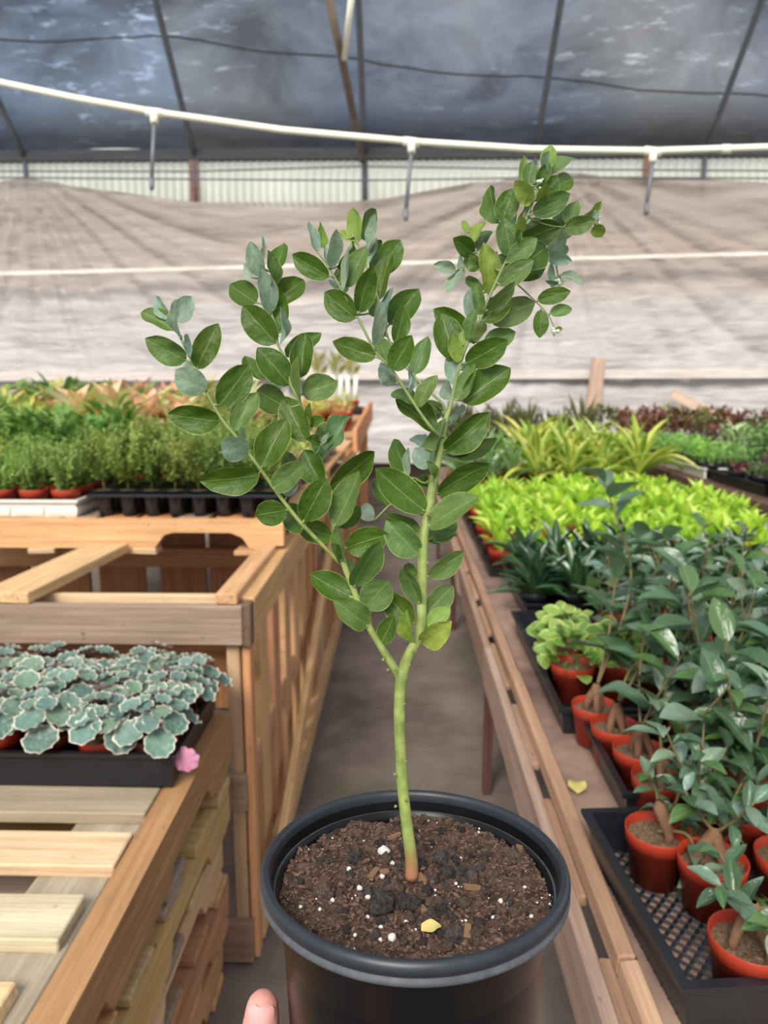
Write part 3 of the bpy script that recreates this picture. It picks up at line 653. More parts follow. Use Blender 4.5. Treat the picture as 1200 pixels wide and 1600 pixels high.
# soil
def soil_h(x, y):
    v = Vector((x, y, 0))
    return -0.0150 + 0.0035 * noise.noise(v * 40) + 0.0028 * noise.noise(v * 110) + 0.0022 * noise.noise(v * 260) + 0.0012 * noise.noise(v * 600)
rows = []
for i in range(70):
    r = 0.0732 * (i / 69) + 0.0001
    rows.append([Vector((r * math.cos(a), r * math.sin(a), soil_h(r * math.cos(a), r * math.sin(a)) + 0.003 * max(0, i / 69 - .9))) for a in [2 * math.pi * j / 200 for j in range(200)]])
mb = MB(); mb.quadgrid(rows, closed=True)
soil = link('potting_soil', mb.mesh('potting_soil', SOIL), shrub, TOB @ POTM)
def chunk_mb(seed, sub=2, flat=0.75, rough=0.35):
    bm = bmesh.new(); bmesh.ops.create_icosphere(bm, subdivisions=sub, radius=0.5); m_ = MB()
    for v in bm.verts:
        k = 1 + rough * noise.noise(v.co * 2.6 + Vector((seed * 3.7, 0, 0))) + 0.16 * noise.noise(v.co * 8 + Vector((seed, 5, 0)))
        m_.v.append(Vector((v.co.x * k, v.co.y * k * 0.85, v.co.z * k * flat)))
    for f in bm.faces: m_.f.append(tuple(v.index for v in f.verts)); m_.uv.append(None)
    bm.free(); return m_
LAV = [chunk_mb(s, 3, 0.85, 0.7).mesh('lava_chunk', LAVA) for s in range(6)]
PER = [chunk_mb(s + 9, 2, 0.8).mesh('perlite_grain', PERL) for s in range(3)]
def soil_px(x, y):     # local soil coordinates under a pixel
    inv = POTM.inverted(); o = inv @ CLOC; d = (inv @ (CLOC + ray(x, y))) - o; t = (-0.0145 - o.z) / d.z; return o + d * t
rs = random.Random(3)
def put(me, name, px, py, s, color=None, parent=soil, lift=0.25):
    p = soil_px(px, py); z = soil_h(p.x, p.y) + s * lift
    e = Matrix.Translation((p.x, p.y, z)) @ Matrix.Rotation(rs.uniform(0, 6.3), 4, 'Z') @ Matrix.Rotation(rs.uniform(-.4, .4), 4, 'X') @ Matrix.Scale(s, 4)
    return link(name, me, parent, e, color)
big = [(534, 1281, 20), (672, 1318, 14), (690, 1300, 17), (645, 1320, 16), (660, 1285, 16), (655, 1355, 24), (688, 1352, 22), (700, 1373, 24), (676, 1378, 20), (737, 1372, 22), (720, 1362, 20), (800, 1343, 30), (770, 1372, 28), (748, 1355, 16), (506, 1402, 28), (530, 1400, 14), (596, 1423, 36), (640, 1420, 28), (634, 1358, 22), (616, 1385, 24), (668, 1440, 15), (712, 1463, 26), (744, 1466, 18), (700, 1478, 16), (602, 1350, 20), (576, 1394, 18), (690, 1426, 18), (710, 1335, 14), (760, 1336, 12), (668, 1396, 18), (650, 1300, 12), (555, 1345, 26), (548, 1370, 14), (725, 1414, 18), (790, 1400, 13), (620, 1290, 12), (586, 1470, 14), (540, 1455, 12), (500, 1345, 12), (740, 1318, 12), (820, 1430, 12), (830, 1380, 12), (720, 1302, 13), (470, 1380, 11), (660, 1470, 12)]
big += [(rs.uniform(590, 760), rs.uniform(1310, 1475), rs.uniform(8, 17)) for _ in range(55)] + [(rs.uniform(470, 830), rs.uniform(1300, 1460), rs.uniform(7, 11)) for _ in range(45)]
for (a, b, s) in big:
    k = rs.choice([0.7, 0.85, 1.0, 1.15]); link_c = (k, k * rs.uniform(.9, 1), k * rs.uniform(.85, 1.0), 1)
    if rs.random() < 0.35: link_c = (1.5, 1.15, 0.95, 1)
    put(rs.choice(LAV), 'lava_chunk', a, b, s / F * Z0 * 1.05, link_c, lift=0.26)
wht = [(600, 1340, 20), (612, 1348, 10), (597, 1372, 9), (562, 1390, 10), (575, 1400, 9), (605, 1405, 9), (782, 1404, 9), (795, 1412, 7), (612, 1475, 13), (594, 1473, 7), (830, 1432, 7), (860, 1390, 8), (545, 1364, 9), (655, 1405, 7), (520, 1411, 8), (575, 1433, 7), (712, 1382, 7), (635, 1440, 8), (548, 1335, 6), (748, 1300, 6), (820, 1385, 6), (500, 1425, 6), (745, 1448, 6), (555, 1458, 6), (595, 1456, 7), (680, 1402, 6), (770, 1432, 6), (470, 1420, 6), (505, 1330, 6)]
for (a, b, s) in wht: put(rs.choice(PER), 'perlite_grain', a, b, s / F * Z0, None, lift=0.35)
chips = [(584, 1370, 30, 10, 1.2), (650, 1378, 22, 14, 0.2), (665, 1380, 16, 6, 1.4), (738, 1392, 26, 6, 0.1), (658, 1424, 28, 8, 2.0), (730, 1462, 24, 8, 1.4), (520, 1292, 22, 4, -0.6), (616, 1313, 24, 5, 0.5), (812, 1330, 14, 3, 2.2), (600, 1365, 14, 9, 0.3), (800, 1440, 16, 3, 0.9), (700, 1285, 12, 3, 0.8)]
for (a, b, L, W_, ang) in chips:
    p = soil_px(a, b); c = MB(); c.box((-.5, -.5, -.25), (.5, .5, .25)); me = c.mesh('bark_chip', BARK, False)
    for v in me.vertices: v.co.x *= rs.uniform(.75, 1.1); v.co.y *= rs.uniform(.6, 1.2)
    e = Matrix.Translation((p.x, p.y, soil_h(p.x, p.y) + 0.0012)) @ Matrix.Rotation(ang, 4, 'Z') @ Matrix.Rotation(rs.uniform(-.2, .2), 4, 'Y') @ Matrix.Diagonal((L / F * Z0 * 1.1, W_ / F * Z0 * 1.2, 0.004, 1))
    link('bark_chip', me, soil, e)
mb = MB(); sm = [chunk_mb(s + 30, 1, 0.8, 0.5) for s in range(4)]
for k in range(5200):
    r = 0.0715 * math.sqrt(rs.random()); a = rs.uniform(0, 6.283); x, y = r * math.cos(a), r * math.sin(a); s = rs.uniform(0.0006, 0.0018) * (1.8 if rs.random() < .08 else 1)
    mb.add(rs.choice(sm), Matrix.Translation((x, y, soil_h(x, y) + s * .2)) @ Matrix.Rotation(rs.uniform(0, 6), 4, 'Z') @ Matrix.Diagonal((s * rs.uniform(.6, 3.2), s, s, 1)))
tag(link('soil_crumbs', mb.mesh('soil_crumbs', plain('crumbs', srgb(122, 98, 84), 0.95, 0.7, 300, 0.1, 0, c2=srgb(38, 27, 23))), soil), kind='stuff')
mb = MB()
for k in range(70):
    r = 0.071 * math.sqrt(rs.random()); a = rs.uniform(0, 6.283); x, y = r * math.cos(a), r * math.sin(a); s = rs.uniform(0.0009, 0.0018)
    mb.add(rs.choice(sm), Matrix.Translation((x, y, soil_h(x, y) + s * .4)) @ Matrix.Scale(s, 4))
tag(link('perlite_crumbs', mb.mesh('perlite_crumbs', PERL), soil), kind='stuff')
# fallen leaf on the soil
p = soil_px(671, 1459); lm = leaf_mb(lambda v: p_ovate(v, .8, .6), .15, .1, .2, 8, 3)
tag(link('fallen_leaf', lm.mesh('fallen_leaf', plain('dry_leaf', srgb(204, 186, 112), 0.7, 0.3, 300)), None, POTM @ Matrix.Translation((p.x - .004, p.y - .002, soil_h(p.x, p.y) + .0032)) @ Matrix.Rotation(-1.2, 4, 'Z') @ Matrix.Diagonal((.0085, .0105, .0105, 1))), 'small yellowed leaf fallen on the soil of the black pot', 'leaf')

# stems: (px, py, width px, depth)
STEMS = {
 'trunk': [(643, 1372, 21, 0), (643, 1345, 20, 0), (636, 1290, 18, 0), (630, 1240, 18, .000), (626, 1180, 17.5, 0), (624, 1110, 18, 0), (627, 1062, 19, 0), (629, 1046, 19, 0)],
 'right': [(627, 1060, 17, 0), (636, 1030, 17, 0), (650, 1003, 17, 0), (657, 985, 17, 0), (659, 945, 16, .001), (660, 882, 16, .002), (663, 831, 15, .003), (672, 785, 15, .004), (680, 739, 14, .004), (690, 690, 12, .004), (697, 655, 9, .003), (704, 633, 6, .002), (712, 595, 5.5, .001), (719, 568, 5.5, 0), (733, 530, 5, -.002), (750, 500, 5, -.003), (764, 465, 4.6, -.004), (780, 430, 4.2, -.005), (789, 411, 4, -.006), (811, 368, 4, -.008), (829, 325, 3.4, -.010), (839, 293, 3, -.011), (845, 262, 2, -.012)],
 'left': [(628, 1064, 14, 0), (617, 1045, 13, .001), (595, 1010, 11.5, .002), (570, 967, 10.5, .002), (552, 920, 10, .002), (537, 880, 9.5, .001), (533, 850, 8, .001), (523, 826, 7, .002), (514, 792, 6, .003), (508, 740, 5.5, .004), (492, 712, 5, .005), (483, 680, 4.6, .006), (470, 632, 4.6, .006), (454, 600, 4.4, .005), (448, 564, 4, .004), (434, 538, 4, .004), (431, 510, 3.6, .003), (424, 488, 3.4, .003), (418, 450, 3, .002), (412, 410, 2.4, .001), (410, 396, 1.6, 0)],
 'lower_left': [(534, 882, 7, .002), (514, 862, 6.5, .000), (473, 820, 6.5, -.003), (443, 783, 6.2, -.005), (407, 733, 5.8, -.008), (373, 687, 5.4, -.010), (343, 650, 5, -.012), (310, 587, 4, -.013), (283, 530, 3.4, -.014), (267, 500, 3, -.014), (262, 490, 2, -.014)],
 'middle': [(692, 684, 7, .003), (676, 671, 5.6, -.002), (653, 640, 5, -.006), (612, 577, 4.6, -.010), (587, 550, 4.4, -.012), (557, 492, 4, -.013), (535, 455, 3.6, -.014), (515, 420, 3.2, -.014), (495, 392, 2.6, -.014), (486, 380, 1.6, -.014)],
 'rear_middle': [(697, 655, 6, .006), (692, 632, 5, .010), (665, 606, 4.5, .015), (637, 577, 4.2, .018), (615, 545, 4, .018), (602, 515, 3.6, .017), (592, 470, 3.2, .016), (580, 435, 3, .015), (566, 400, 2.6, .014), (558, 378, 2, .014), (552, 366, 1.4, .014)],
 'twig_low': [(668, 812, 4, .010), (640, 790, 4, .018), (614, 787, 4, .020), (598, 800, 4, .020), (585, 813, 3.5, .020)],
 'twig_low_up': [(676, 745, 4, .010), (664, 755, 4, .014), (650, 748, 3.5, .018)],
 'twig_east': [(783, 426, 2.6, .000), (809, 445, 2.8, .004), (838, 472, 2.6, .006), (850, 484, 2.4, .006), (860, 498, 2, .006), (868, 517, 1.6, .006)],
 'twig_tip': [(822, 340, 2.6, -.004), (850, 350, 2.4, .002), (877, 355, 2.2, .006), (905, 352, 2, .008), (935, 343, 1.6, .010)],
 'twig_hang': [(805, 380, 2.4, .004), (850, 385, 2.2, .018), (866, 405, 2, .022), (871, 425, 2, .024), (875, 446, 1.6, .024)],
 'twig_west': [(764, 465, 2.6, .004), (757, 430, 2.4, .010), (745, 395, 2.2, .013), (735, 366, 2, .014), (731, 354, 1.6, .014)],
 'twig_west_low': [(757, 430, 2, .010), (738, 412, 2, .017), (724, 416, 2, .018), (710, 424, 1.8, .018)],
 'twig_mid': [(491, 714, 2.6, .004), (498, 704, 2.4, .000), (501, 695, 2, -.002)],
}
def stemmat():
    m, nt, o = nodemat('green_stem'); p = N(nt, 'ShaderNodeBsdfPrincipled', Roughness=0.5)
    g = N(nt, 'ShaderNodeTexCoord'); sp = N(nt, 'ShaderNodeSeparateXYZ'); nt.links.new(g.outputs['Object'], sp.inputs[0])
    n = N(nt, 'ShaderNodeTexNoise', Scale=120.0, Detail=4.0); nt.links.new(g.outputs['Object'], n.inputs[0])
    c = mixc(nt, step(nt, n.outputs['Fac'], 0.35, 0.65), srgb(98, 114, 48), srgb(136, 150, 78))
    z = math_(nt, 'ADD', sp.outputs[2], math_(nt, 'MULTIPLY', n.outputs['Fac'], 0.008))
    c = mixc(nt, step(nt, z, PH + 0.016, PH - 0.002), c, srgb(148, 104, 72))       # reddish bark at the foot of the stem
    c = mixc(nt, step(nt, z, PH + 0.20, PH + 0.30), c, srgb(112, 124, 82))
    nt.links.new(c, p.inputs['Base Color']); b = N(nt, 'ShaderNodeBump', Strength=0.3, Distance=0.001); nt.links.new(n.outputs['Fac'], b.inputs['Height']); nt.links.new(b.outputs[0], p.inputs['Normal'])
    nt.links.new(p.outputs[0], o.inputs[0]); return m
STEM = stemmat()
def smooth_pts(rows, k=3):
    out = []
    n = len(rows)
    for i in range(n - 1):
        p0, p1, p2, p3 = rows[max(i - 1, 0)], rows[i], rows[i + 1], rows[min(i + 2, n - 1)]
        for s in range(k):
            t = s / k
            out.append(tuple(0.5 * (2 * b + (c - a) * t + (2 * a - 5 * b + 4 * c - d) * t * t + (3 * b - a - 3 * c + d) * t ** 3) for a, b, c, d in zip(p0, p1, p2, p3)))
    out.append(rows[-1]); return out
SPTS = []
for nm, rows in STEMS.items():
    rows = smooth_pts(rows); mb = MB()
    mb.tube([Q(a, b, d) - base for a, b, w_, d in rows], [max(w_ / 2 / F * Z0, 0.0004) for a, b, w_, d in rows], 12 if rows[0][2] > 8 else 8)
    link('trunk' if nm == 'trunk' else 'branch' if rows[0][2] > 4.2 else 'twig', mb.mesh('stem', STEM), shrub)
    SPTS += [(a, b, d, w_) for a, b, w_, d in rows]
# leaf scars / buds on the bare stem
bud = chunk_mb(77, 1, 1.0).mesh('bud', plain('bud', srgb(122, 124, 76), .7, .3, 300))
fbud = chunk_mb(78, 1, 1.0).mesh('flower_bud', plain('flower_bud', srgb(190, 204, 176), .7, .2, 300))
for (a, b, s, d) in ((617, 1046, 5, -.006), (634, 1190, 4, -.006), (617, 1210, 5, -.005), (634, 1250, 5, -.006), (618, 1260, 5, -.005), (632, 1100, 4, -.007), (628, 1128, 4, -.007), (645, 1018, 5, -.006), (657, 1002, 4, -.006), (599, 1031, 6, 0), (606, 1047, 5, -.004), (668, 880, 5, -.004), (669, 804, 6, -.003), (640, 1040, 4, -.006)):
    link('bud', bud, shrub, Matrix.Translation(Q(a, b, d) - base) @ Matrix.Scale(s / F * Z0 * 1.3, 4))
for k in range(16):   # pale flower-bud clusters at three twig ends
    c = [(936, 343), (867, 516), (874, 438), (843, 288)][k % 4]; p = Q(c[0] + rs.uniform(-6, 6), c[1] + rs.uniform(-8, 8), [.010, .006, .024, -.014][k % 4] + rs.uniform(-.002, .002))
    link('flower_bud', fbud, shrub, Matrix.Translation(p - base) @ Matrix.Scale(rs.uniform(.0016, .003), 4))

LEAVES = [
 (200, 400, 3, [  # lower left branch
 (215,350,62,262,85,'m'),(195,295,130,190,58,'g'),(225,310,300,190,95,'g','b'),(250,380,228,200,28,'g','f'),(275,490,80,385,112,'m'),(285,470,280,365,34,'g','f'),(320,530,425,315,112,'d'),(362,635,222,532,125,'g','f'),(310,550,268,500,55,'g','b'),(432,775,185,740,125,'d'),(425,705,570,510,140,'d'),(495,820,608,640,102,'m'),(556,928,436,868,118,'g','f'),(535,880,525,800,24,'g','f'),(618,1025,335,1055,125,'d'),(625,990,745,765,140,'d'),(680,1090,838,970,105,'m','f'),(745,1190,595,1215,118,'d'),(745,1130,775,1030,70,'g','b'),(820,1295,740,1160,115,'d','b')]),
 (380, 320, 5, [  # upper left branch
 (140,565,55,282,130,'g'),(70,575,5,460,70,'g','b'),(150,405,127,200,20,'g'),(150,415,185,325,45,'g','f'),(222,655,190,350,88,'m','f'),(235,530,322,298,130,'d','b'),(210,850,140,495,142,'g','f'),(105,770,-105,620,190,'d','b'),(240,765,478,590,185,'d','b'),(305,1000,290,675,145,'d'),(285,1090,285,795,42,'g','f'),(260,1085,-5,785,225,'d'),(335,1190,612,1000,145,'d','b'),(450,1352,490,1005,172,'d'),(365,1410,108,1115,215,'d'),(150,1375,15,1180,130,'d','b'),(455,1560,438,1160,64,'m','f'),(458,1480,738,1390,205,'m')]),
 (380, 600, 5, [
 (350,190,105,50,210,'d','b'),(490,455,320,95,205,'d'),(525,350,520,145,55,'d','f'),(530,352,645,280,70,'d','f'),(600,475,490,435,78,'d','f'),(605,470,675,385,38,'g','f'),(575,450,735,305,120,'m','b'),(608,610,850,250,175,'w'),(600,775,475,512,200,'d'),(470,1070,650,730,225,'d','f'),(668,815,1027,528,200,'d','b'),(715,1105,907,678,190,'m','f'),(745,1120,915,960,150,'d','b'),(395,790,330,530,140,'d','b'),(700,1195,415,1100,175,'d','b'),(768,1385,730,1108,92,'m','f'),(760,1390,680,1250,70,'m','f'),(1022,1062,925,950,120,'g','b')]),
 (460, 820, 4, [  # around the fork
 (320,145,592,60,172,'d'),(372,385,535,100,140,'m','f'),(372,350,345,205,60,'m','b'),(352,450,95,305,155,'d'),(455,632,235,465,155,'m','f'),(440,520,595,350,190,'m'),(480,645,478,550,56,'l','b'),(542,742,622,570,112,'d'),(735,620,565,430,162,'d','b'),(745,735,705,530,85,'l','f'),(778,490,670,270,100,'m','f'),(768,320,688,250,75,'d','b'),(776,190,572,-30,180,'m'),(835,80,1005,-30,150,'m','b'),(833,325,1062,165,118,'m'),(823,548,993,378,138,'m','b'),(825,640,975,518,100,'l'),(800,745,985,600,135,'y','f'),(828,655,925,585,60,'y'),(800,60,935,90,90,'m','b')]),
 (580, 620, 5.4545, [
 (455,975,35,610,265,'d','f'),(415,1145,110,1000,125,'d','b'),(140,935,20,690,130,'d','b'),(325,685,190,360,168,'d','b'),(312,685,318,430,65,'g'),(490,610,372,430,150,'g'),(480,450,345,350,110,'g','b'),(522,700,640,180,110,'m','f'),(535,712,468,545,65,'m','f'),(545,300,205,20,185,'d','b'),(610,110,415,80,120,'m','b'),(620,462,1010,130,225,'d'),(700,470,1075,365,150,'m','b'),(640,502,845,460,85,'d','b'),(685,240,775,65,85,'g','b'),(560,832,1020,570,215,'d'),(485,1110,925,845,205,'m','f'),(492,760,388,700,115,'d','b'),(505,1210,722,1100,170,'m','b'),(660,270,690,230,60,'g','b')]),
 (440, 300, 4, [  # middle branch and the one behind it
 (225,372,168,185,55,'g'),(222,340,248,198,74,'l','b'),(300,530,65,390,132,'d'),(310,472,342,230,84,'g','f'),(290,462,275,330,48,'g'),(345,470,450,325,95,'d','b'),(392,612,420,340,34,'g','f'),(395,598,532,335,125,'m'),(380,565,370,460,66,'d','b'),(485,757,568,460,128,'d','f'),(466,792,268,625,165,'d'),(382,642,318,550,84,'g','b'),(590,1032,318,935,138,'d'),(578,960,600,680,78,'g','f'),(692,1210,620,1060,94,'g','f'),(690,1112,815,895,145,'d','f'),(690,1085,598,895,125,'m','b'),(708,948,765,720,112,'d'),(670,830,860,605,165,'d','b'),(655,872,700,590,58,'g'),(608,678,690,385,122,'d'),(572,530,745,300,172,'d','b'),(470,335,440,95,95,'l'),(495,290,592,110,105,'d','b'),(535,335,590,135,58,'g','f'),(415,300,368,240,52,'l','b'),(530,465,590,280,56,'g'),(565,360,630,310,50,'d','b'),(545,765,590,640,70,'d','b'),(650,900,598,860,66,'m','b'),(835,1142,915,900,115,'m'),(845,1348,975,1145,95,'m'),(785,1262,785,1075,24,'g'),(845,1330,685,1258,85,'m','b'),(1005,1385,880,1370,95,'m','b')]),
 (640, 400, 4.286, [  # upper right branch
 (310,100,155,60,80,'g'),(362,90,245,250,66,'g'),(528,257,493,-90,135,'l','f'),(465,250,400,130,90,'d','b'),(470,400,450,185,95,'m'),(410,430,412,205,66,'g'),(520,362,705,170,90,'m','f'),(488,440,677,265,150,'d'),(530,430,842,310,175,'m','b'),(608,198,830,28,135,'m','f'),(690,130,905,-10,185,'d','b'),(855,297,1080,235,105,'d'),(880,360,870,550,100,'d'),(938,382,1090,355,80,'m'),(975,490,1025,490,36,'l'),(400,530,160,355,160,'d','b'),(300,705,212,385,190,'d'),(330,712,278,515,90,'l','f'),(378,605,375,485,80,'l'),(393,562,442,355,80,'m','f'),(430,590,490,435,88,'l','b'),(373,720,660,562,170,'d','f'),(500,590,710,508,135,'m','b'),(350,765,400,720,66,'g','b'),(300,860,262,660,100,'g'),(322,972,440,720,108,'m','f'),(358,982,678,750,205,'d'),(285,950,230,850,95,'g','b'),(955,222,945,40,48,'g'),(1010,125,1165,203,52,'g'),(1000,182,908,165,28,'g'),(1012,175,985,140,34,'g'),(1010,190,1040,168,28,'g')]),
 (640, 200, 3.75, [  # crown
 (800,255,830,98,85,'l'),(790,245,820,135,52,'g','f'),(825,275,940,170,95,'m','b'),(750,318,822,205,72,'m'),(640,305,685,175,72,'l','b'),(700,335,716,195,95,'m'),(748,295,738,235,45,'g','b'),(722,362,745,295,48,'g'),(743,425,802,315,60,'l','f'),(715,442,615,308,100,'y','f'),(770,420,868,278,112,'d'),(835,360,957,295,105,'d','b'),(718,502,942,385,122,'m','f'),(520,560,472,340,105,'d','b'),(540,555,612,350,132,'d'),(590,752,552,520,138,'m','f'),(618,570,600,495,50,'g','b'),(640,632,640,510,62,'l','f'),(660,570,705,460,54,'g'),(678,600,752,520,74,'d','b'),(648,662,892,570,148,'d'),(578,792,748,645,108,'m','f'),(660,800,800,700,150,'d','b'),(650,512,698,390,28,'r','f'),(908,592,1092,540,100,'m','f'),(918,562,985,425,88,'m'),(1010,528,1125,425,46,'l'),(1050,535,1118,498,54,'g'),(1088,568,1125,640,78,'l'),(830,565,920,458,92,'d','b'),(860,660,940,590,85,'m','b'),(800,730,922,640,95,'g','b'),(895,745,920,685,45,'g'),(798,745,955,782,72,'g'),(342,612,312,540,46,'l'),(370,675,436,550,66,'l'),(385,735,462,600,95,'d','b'),(372,735,254,645,105,'d','f'),(410,830,325,735,90,'m'),(322,802,295,740,45,'g','b'),(500,830,520,740,75,'g','b'),(610,800,520,745,60,'m','b')]),
]
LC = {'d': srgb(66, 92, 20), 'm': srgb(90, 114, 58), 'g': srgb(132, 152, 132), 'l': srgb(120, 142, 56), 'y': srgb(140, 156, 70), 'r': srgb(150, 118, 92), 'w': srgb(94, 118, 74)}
rl = random.Random(11); pet = MB()
for (ox, oy, s, rows) in LEAVES:
    for row in rows:
        bx, by, tx, ty, wd, kc = row[:6]; fl = row[6] if len(row) > 6 else ''
        bx, by, tx, ty, wd = ox + bx / s, oy + by / s, ox + tx / s, oy + ty / s, wd / s
        near = min(SPTS, key=lambda q: (q[0] - bx) ** 2 + (q[1] - by) ** 2 + (q[2] * 300) ** 2 * (0.2 if fl == 'b' else 0.1)); dist = math.hypot(near[0] - bx, near[1] - by)
        sd = near[2]; half = near[3] / 2 / F * Z0
        db = sd + {'b': half * 0.6 + .0025, 'f': -half * 0.8 - .001, '': 0}[fl]
        dt = db + {'b': rl.uniform(.004, .016), 'f': rl.uniform(-.014, -.003), '': rl.uniform(-.006, .006)}[fl]
        B, T = Q(bx, by, db), Q(tx, ty, dt); L = (T - B).length; Lpx = math.hypot(tx - bx, ty - by)
        W_ = wd * 1.06 / F * (Z0 + db); full = max(W_ * 1.02, min(0.5 * L, W_ * 3.0)); roll = math.acos(min(1, W_ / full)) * rl.choice((-1, 1))
        if roll == 0: roll = rl.uniform(-.25, .25)
        tocam = (CLOC - (B + T) / 2).normalized(); yv = (T - B).normalized()
        n0 = (tocam - yv * tocam.dot(yv)).normalized(); n0 = Matrix.Rotation(roll, 3, yv) @ n0
        me = ACW[0] if kc == 'w' else rl.choice(ACL)
        c = vary(LC[kc], 0.10, rl)
        link('leaf', me, shrub, TOB @ frame4(B, T, n0, full), c)
        if dist > 3:
            pet.tube([Q(near[0], near[1], near[2]) - base, (Q(near[0], near[1], near[2]) * .4 + B * .6) - base, B + (T - B) * .04 - base], [.0007, .0006, .0005], 5)
tag(link('leaf_stalks', pet.mesh('leaf_stalks', STEM), shrub), kind='stuff')

# ------------------------------------------------------------------ the hand under the pot (only the thumb tip shows)
SKIN = plain('skin', srgb(206, 142, 128), 0.5, 0.15, 60, 0.35, 0.15)
hand = MB()
def limb(pts, seg=14):   # (px, py, dz, radius m)
    rr = smooth_pts(pts, 4); P = [Q(a, b, d) for a, b, d, r in rr]; rad = [r for *_, r in rr]
    tip = P[-1] - P[-2]; tip.normalize()
    for a in (30, 60, 80): P.append(P[len(rr) - 1] + tip * rad[len(rr) - 1] * math.sin(R(a))); rad.append(rad[len(rr) - 1] * max(0.12, math.cos(R(a))))
    hand.tube(P, rad, seg)
limb([(352, 1960, -.020, .020), (372, 1830, -.012, .0165), (392, 1720, -.006, .0115), (402, 1650, -.003, .0108), (408, 1600, -.001, .0098), (410, 1574, .000, .0088)])
for k, (dy, ln) in enumerate(((0, 1.0), (62, 1.12), (124, 1.05), (180, .85))):
    limb([(360, 1900 + dy * .6, .0, .0135), (384, 1790 + dy, .030, .0100), (430 + 10 * ln, 1740 + dy, .062, .0092), (500 + 40 * ln, 1725 + dy, .082, .0086), (560 + 60 * ln, 1728 + dy, .084, .0076)])
limb([(362, 1900, -.008, .018), (350, 2040, -.014, .026), (345, 2120, -.026, .0255), (342, 2180, -.04, .024), (330, 2330, -.075, .029), (315, 2520, -.12, .036)])
limb([(350, 2050, .012, .018), (365, 1930, .012, .017), (372, 1880, .014, .013)])
hb = Q(345, 2100, -.02)
me = hand.mesh('hand', SKIN); ho = link('hand', me)
for v in me.vertices: v.co -= hb
ho.location = hb
rm = ho.modifiers.new('remesh', 'REMESH'); rm.mode = 'VOXEL'; rm.voxel_size = 0.0016; rm.use_smooth_shade = True
smd = ho.modifiers.new('smooth', 'SMOOTH'); smd.iterations = 6; smd.factor = 0.5
tag(ho, 'hand holding the black pot from below, pale thumb at its side', 'hand')
rows = []
for i in range(9):
    v = i / 8; row = []
    for j in range(9):
        u = j / 4 - 1; a = u * 1.05; hw = 0.0070 * (1 - 0.25 * max(0, 0.35 - v)) * (1 if v < .75 else math.sqrt(max(0.05, 1 - ((v - .75) / .28) ** 2)))
        cx = Q(410.5, 1594 - v * 37, 0)
        row.append(cx + RIGHT * (hw * math.sin(a) / math.sin(1.05)) - FWD * (0.0098 * (math.cos(a * .9)) * (1 - 0.42 * max(0, v - .55) ** 1.2) + .0002) - hb)
    rows.append(row)
mb = MB(); mb.quadgrid(rows); link('thumbnail', mb.mesh('thumbnail', plain('nail', srgb(214, 156, 150), 0.4, 0.08, 50, 0.3)), ho)

# ------------------------------------------------------------------ potted plants
rp_ = random.Random(21)
def pot_parts(root, d=0.074, h=0.064, color=(1, 1, 1, 1), soil_mat=None, mat=None):
    key = (round(d, 4), round(h, 4), (mat or REDPOT).name, (soil_mat or DRYSOIL).name)
    if key not in POTS:
        r = d / 2; mb = MB()
        mb.lathe([(0.0001, 0.0), (r * .74, 0.0), (r * .92, h * .74), (r * .97, h * .75), (r, h * .985), (r * .985, h), (r * .95, h * .985), (r * .90, h * .72), (r * .70, .003), (0.0001, .003)], 28)
        sb = MB(); rows = []
        for i in range(7):
            q = r * .93 * (i / 6) + 1e-4; rows.append([Vector((q * math.cos(a), q * math.sin(a), h * .82 + .003 * noise.noise(Vector((q * math.cos(a), q * math.sin(a), 0)) * 90))) for a in [6.2832 * j / 20 for j in range(20)]])
        sb.quadgrid(rows, closed=True)
        POTS[key] = (mb.mesh('pot', mat or REDPOT), sb.mesh('soil', soil_mat or DRYSOIL))
    a, b = POTS[key]; link('pot', a, root, color=color); link('soil', b, root)
POTS = {}

def add_leaf(root, me, B, D, L, W_, nrm, color): return link('leaf', me, root, frame4(Vector(B), Vector(B) + Vector(D).normalized() * L, Vector(nrm), W_), color)

